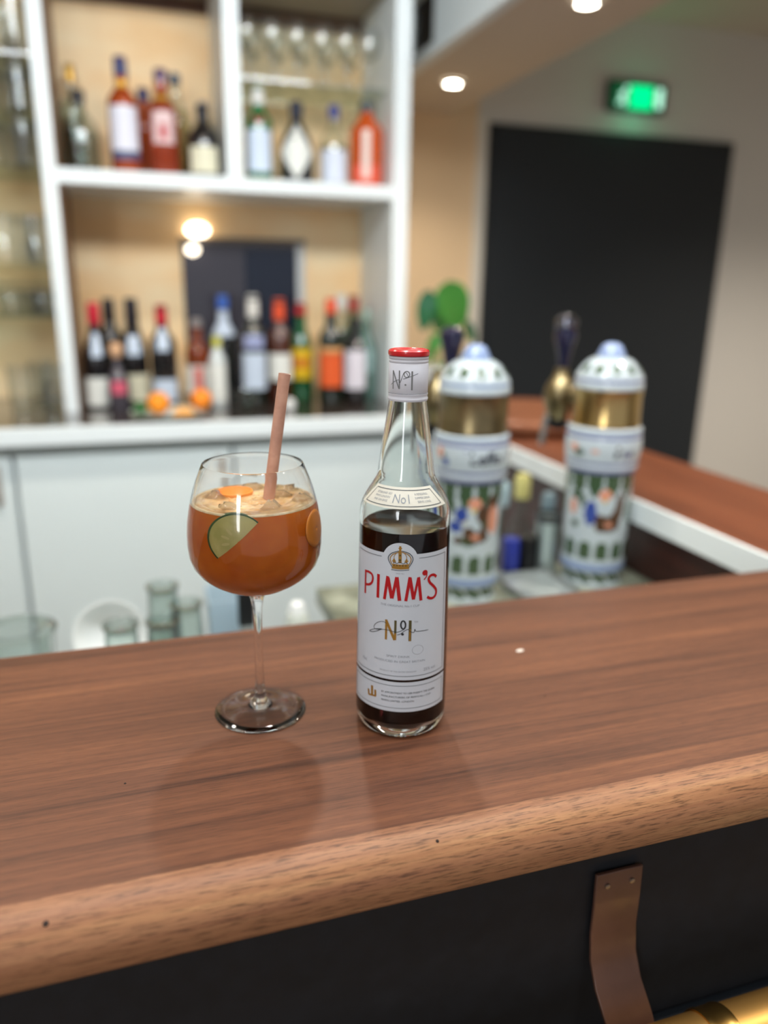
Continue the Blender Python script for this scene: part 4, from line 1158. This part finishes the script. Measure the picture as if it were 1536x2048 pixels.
bottle('tall clear bottle with teal cap behind the red-brown whisky', .171, 2.58, Z2, .296, .034, 'bordeaux', clear, P('teal_cap', (52, 74, 98), .3), .90, fill=P('pale_straw_spirit', (206, 190, 140), .05, trans=.8, ior=1.1), group=GU)
bottle('short dark bottle with cream label, rightmost in the upper left compartment', .232, 2.435, Z2, .190, .044, 'squat', dark, blackcap, .84, [(.06, .42, 50, cream_l, None)], group=GU)
bottle('clear bottle behind the short cream-labelled one, beside the divider', .250, 2.59, Z2, .230, .033, 'slim', clear, greycap, .88, fill=water, group=GU)
GV = 'spirit bottles on the middle shelf, right compartment'
bottle('green gin bottle with white cap and white label beside the divider', .392, 2.45, Z2, .257, .036, 'bordeaux', deepgreen, whcap, .80, [(.10, .54, 60, P('blue_white_label', (206, 218, 236), .4), None), (.60, .67, 26, P('red_seal', (140, 36, 36), .4), None)], group=GV)
bottle('round black bottle with diamond-shaped white label on the middle shelf', .503, 2.45, Z2, .223, .047, 'round', dark, P('slate_cap', (46, 50, 66), .3), .80, [(.06, .74, 62, white_l, 'diamond')], group=GV)
bottle('clear gin bottle with royal-blue cap and pale label on the middle shelf', .616, 2.45, Z2, .222, .038, 'squat', clear, P('royal_blue_cap', (48, 60, 132), .3), .84, [(.04, .44, 66, P('pale_gin_label', (212, 220, 236), .4), None)], fill=water, group=GV, fill_z=.5)
bottle('wide bottle of orange liqueur at the right wall of the upper compartment', .717, 2.45, Z2, .238, .047, 'slim', orangeL, P('dark_cap', (70, 78, 80), .3), .88, [(.04, .26, 60, P('coral_label', (226, 92, 66), .4), None), (.10, .66, 14, P('painted_highlight', (226, 206, 196), .4), None)], group=GV)  # narrow white strip paints a vertical highlight on the glass

# ---------------------------------------------------------------- stemware
def wineglass(label, loc, group, r=.034, h=.165, invert=False):
    t = thing('stem_glass', label, 'glass', loc, group=group)
    pr = [(.003, h * .48), (.5 * r, h * .52), (.85 * r, h * .60), (r, h * .72), (.95 * r, h * .86), (.82 * r, h)]
    MB().lathe(pr + [(q - .001, z) for q, z in reversed(pr)], 28).build('bowl', M['thin'], t, angle=60, fix=False)
    MB().lathe([(0, .003), (.004, .004), (.0026, .012), (.0024, h * .44), (.003, h * .48)], 14).build('stem', M['thin'], t)
    MB().lathe([(0, 0), (.9 * r, 0), (.92 * r, .001), (.3 * r, .003), (0, .0035)], 28).build('foot', M['thin'], t)
    return t
w0 = wineglass('clear stem glass at the front left of the glass shelf, beside the divider', (.368, 2.47, 2.0185), 'stem glasses on the glass shelf')
pos = [(.44, 'front'), (.512, 'front'), (.584, 'front'), (.656, 'front'), (.728, 'front')]
ordn = ['second from the divider', 'third from the divider', 'fourth from the divider', 'second from the right wall', 'nearest the right wall']
for (x, _), o_ in zip(pos, ordn):
    copy_tree(w0, (x, 2.47, 2.0185), .3, 'clear stem glass in the front row of the glass shelf, ' + o_)
for x, o_ in zip((.400, .475, .550, .625, .700), ['nearest the divider', 'second from the divider', 'in the middle', 'second from the right wall', 'nearest the right wall']):
    copy_tree(w0, (x, 2.585, 2.0185), .5, 'clear stem glass in the back row of the glass shelf, ' + o_)

# glasses in the left bay
def tumbler(label, loc, group, r=.032, h=.085):
    t = thing('tumbler', label, 'glass', loc, group=group)
    pr = [(r * .78, 0), (r * .84, .003), (r, h)]
    MB().lathe([(0, 0)] + pr + [(r - .0015, h), (r * .82, .008), (0, .008)], 30).build('tumbler_glass', M['thin'], t, angle=50)
    return t
tb = tumbler('clear tumbler standing on the back counter, left bay, nearest the white panel', (-.235, 2.43, 1.1006), 'tumblers in the left bay', .034, .125)
lev = [(1.1006, 'on back counter'), (1.3682, 'on lowest glass shelf'), (1.5052, 'on third glass shelf up'), (1.7492, 'on fourth glass shelf up'), (1.8852, 'on second highest glass shelf'), (2.0202, 'on highest glass shelf')]
hs = {1.1006: 1.0, 1.3682: .5, 1.5052: 1.0, 1.7492: .95, 1.8852: .95, 2.0202: 1.0}
for z, s in lev:
    for j, (x, y) in enumerate(((-.235, 2.43), (-.315, 2.44), (-.270, 2.55))):
        if z == 1.1006 and j == 0: continue
        o = copy_tree(tb, (x, y, z), .2, 'clear tumbler ' + s + ', left bay, ' + ('nearest white panel', 'second from white panel', 'back row')[j])
        o.scale = (1, 1, hs[z])

# ---------------------------------------------------------------- fruit plate
def citrus(name, label, loc, r, rgb, cat):
    t = thing(name, label, cat, loc)
    mb = MB(); pr = [(0, 0)] + [(r * sin(a), r * (1 - cos(a))) for a in (pi * k / 20 for k in range(1, 20))] + [(0, 2 * r * .985)]
    mb.lathe(pr, 36)
    mt, N, L, b = newmat(name + '_rind'); b.inputs['Base Color'].default_value = (*lin(rgb), 1); b.inputs['Roughness'].default_value = .45
    nz = N.new('ShaderNodeTexNoise'); nz.inputs['Scale'].default_value = 220; bp = N.new('ShaderNodeBump'); bp.inputs['Strength'].default_value = .3; bp.inputs['Distance'].default_value = .001
    L.new(nz.outputs['Fac'], bp.inputs['Height']); L.new(bp.outputs[0], b.inputs['Normal'])
    mb.build('fruit', mt, t)
    MB().lathe([(0, 2 * r * .985), (.003, 2 * r * .985), (.002, 2 * r), (0, 2 * r)], 10).build('stem_end', P('stem_green', (70, 90, 40), .6), t)
t = thing('fruit_plate', 'pale green-white oval plate of citrus on the back counter', 'plate', (.085, 2.235, 1.1006))
mb = MB(); mb.lathe([(0, 0), (.060, 0), (.085, .006), (.104, .012), (.105, .014), (.100, .0135), (.082, .009), (.058, .004), (0, .004)], 48)
mb.build('plate_dish', P('plate_glaze', (190, 206, 196), .2, coat=.4), t)
citrus('orange', 'whole orange on the plate, left of the two oranges', (.058, 2.240, 1.1050), .031, (246, 146, 18), 'orange')
citrus('orange', 'whole orange at the right edge of the plate, right of the two oranges', (.176, 2.245, 1.1125), .030, (246, 140, 22), 'orange')
citrus('lime', 'small green lime at the left side of the plate', (.008, 2.235, 1.1065), .018, (44, 100, 46), 'lime')
t = thing('orange_wedge', 'cut orange wedge lying on the plate between the two oranges', 'orange wedge', (.122, 2.205, 1.108))
mb = MB()
n = 14
vs = [(0, -.008, 0), (0, .008, 0)] ; vs = []
for yy in (-.014, .014):
    for k in range(n + 1):
        a = pi * k / n
        vs.append((.030 * cos(a), yy * (1 - .3 * sin(a)), .020 * sin(a)))
fs = [tuple(range(n, -1, -1)), tuple(range(n + 1, 2 * n + 2))] + [(k, k + 1, n + 2 + k, n + 1 + k) for k in range(n)] + [(0, n + 1, 2 * n + 1, n)]
mb.add(vs, fs); mb.build('wedge_flesh', P('wedge_orange', (238, 168, 84), .4, coat=.3), t, angle=50)
t = thing('salt_pot', 'small round white pot on the back counter right of the straw', 'pot', (.434, 2.27, 1.1006))
MB().lathe([(0, 0), (.012, 0), (.017, .012), (.016, .026), (.008, .033), (0, .034)], 24).build('pot_body', M['white_pl'], t)
t = thing('mixing_glass', 'clear mixing glass on the back counter below the white-capped bottle', 'glass', (.305, 2.27, 1.1006))
MB().lathe([(0, 0), (.026, 0), (.030, .055), (.033, .062), (.0315, .062), (.0285, .055), (.024, .006), (0, .006)], 30).build('mixing_glass_wall', M['thin_bottle'], t)

# ---------------------------------------------------------------- potted plant
def plant():
    t = thing('potted_plant', 'leafy green houseplant in white pot behind the left beer tower', 'plant', (.900, 2.24, 1.1006))
    MB().lathe([(0, 0), (.042, 0), (.056, .11), (.060, .125), (.055, .125), (.050, .105), (0, .105)], 40).build('pot', M['white_pl'], t)
    MB().lathe([(0, .106), (.051, .107), (0, .109)], 24).build('soil', P('potting_soil', (52, 40, 32), .9), t)
    lg = [P('leaf_green', (62, 128, 48), .35, coat=.3), P('leaf_dark_green', (32, 98, 62), .35, coat=.3)]
    stem = P('leaf_stalk', (92, 140, 66), .5)
    # blade centre, length, width, direction of the tip in the XZ plane, colour, lean
    L_ = [((-.054, .0, .285), .112, .058, -100, 1, 25), ((.026, -.02, .300), .135, .105, -75, 0, 15), ((.060, .01, .300), .110, .085, -60, 0, -30), ((.012, .03, .275), .105, .085, -110, 0, 35),
          ((-.028, -.01, .190), .062, .044, -120, 0, 20), ((.092, -.01, .225), .070, .034, -70, 1, 40), ((-.045, .02, .150), .050, .034, 200, 0, 30), ((.045, .0, .170), .060, .040, -30, 0, 30)]
    for (bx, by, bz), ln, wd, ang, mi, tilt in L_:
        mb = MB(); fs = []; out = []; nu, nv = 16, 8
        D = Vector((cos(radians(ang)), 0, sin(radians(ang))))
        Nn = Vector((0, -1, 0)); Wd = D.cross(Nn)
        q_ = Matrix.Rotation(radians(tilt), 3, D); Wd = q_ @ Wd; Nn = q_ @ Nn
        for i in range(nu + 1):
            s_ = i / nu
            w = wd / 2 * max(0.0, sin(pi * s_ ** .7)) ** .62
            for j in range(nv + 1):
                q = -1 + 2 * j / nv
                notch = -.10 * ln * abs(q) * (1 - s_) ** 5
                p = Vector((bx, by, bz)) + D * ((s_ - .5) * ln + notch) + Wd * (q * w) + Nn * (-.012 * s_ * s_ - .006 * (1 - q * q) + .006)
                out.append(tuple(p))
        for i in range(nu):
            for j in range(nv):
                a = i * (nv + 1) + j
                fs.append((a, a + nv + 1, a + nv + 2, a + 1))
        mb.add(out, fs)
        o = mb.build('leaf', lg[mi], t, fix=False, angle=80)
        md = o.modifiers.new('thick', 'SOLIDIFY'); md.thickness = .0008
        MB().tube([(bx * .15, by * .3, .106), (bx * .5, by * .7, .106 + (bz - .106) * .6), (bx, by, bz)], .0018, 8).build('stalk', stem, t)
plant()
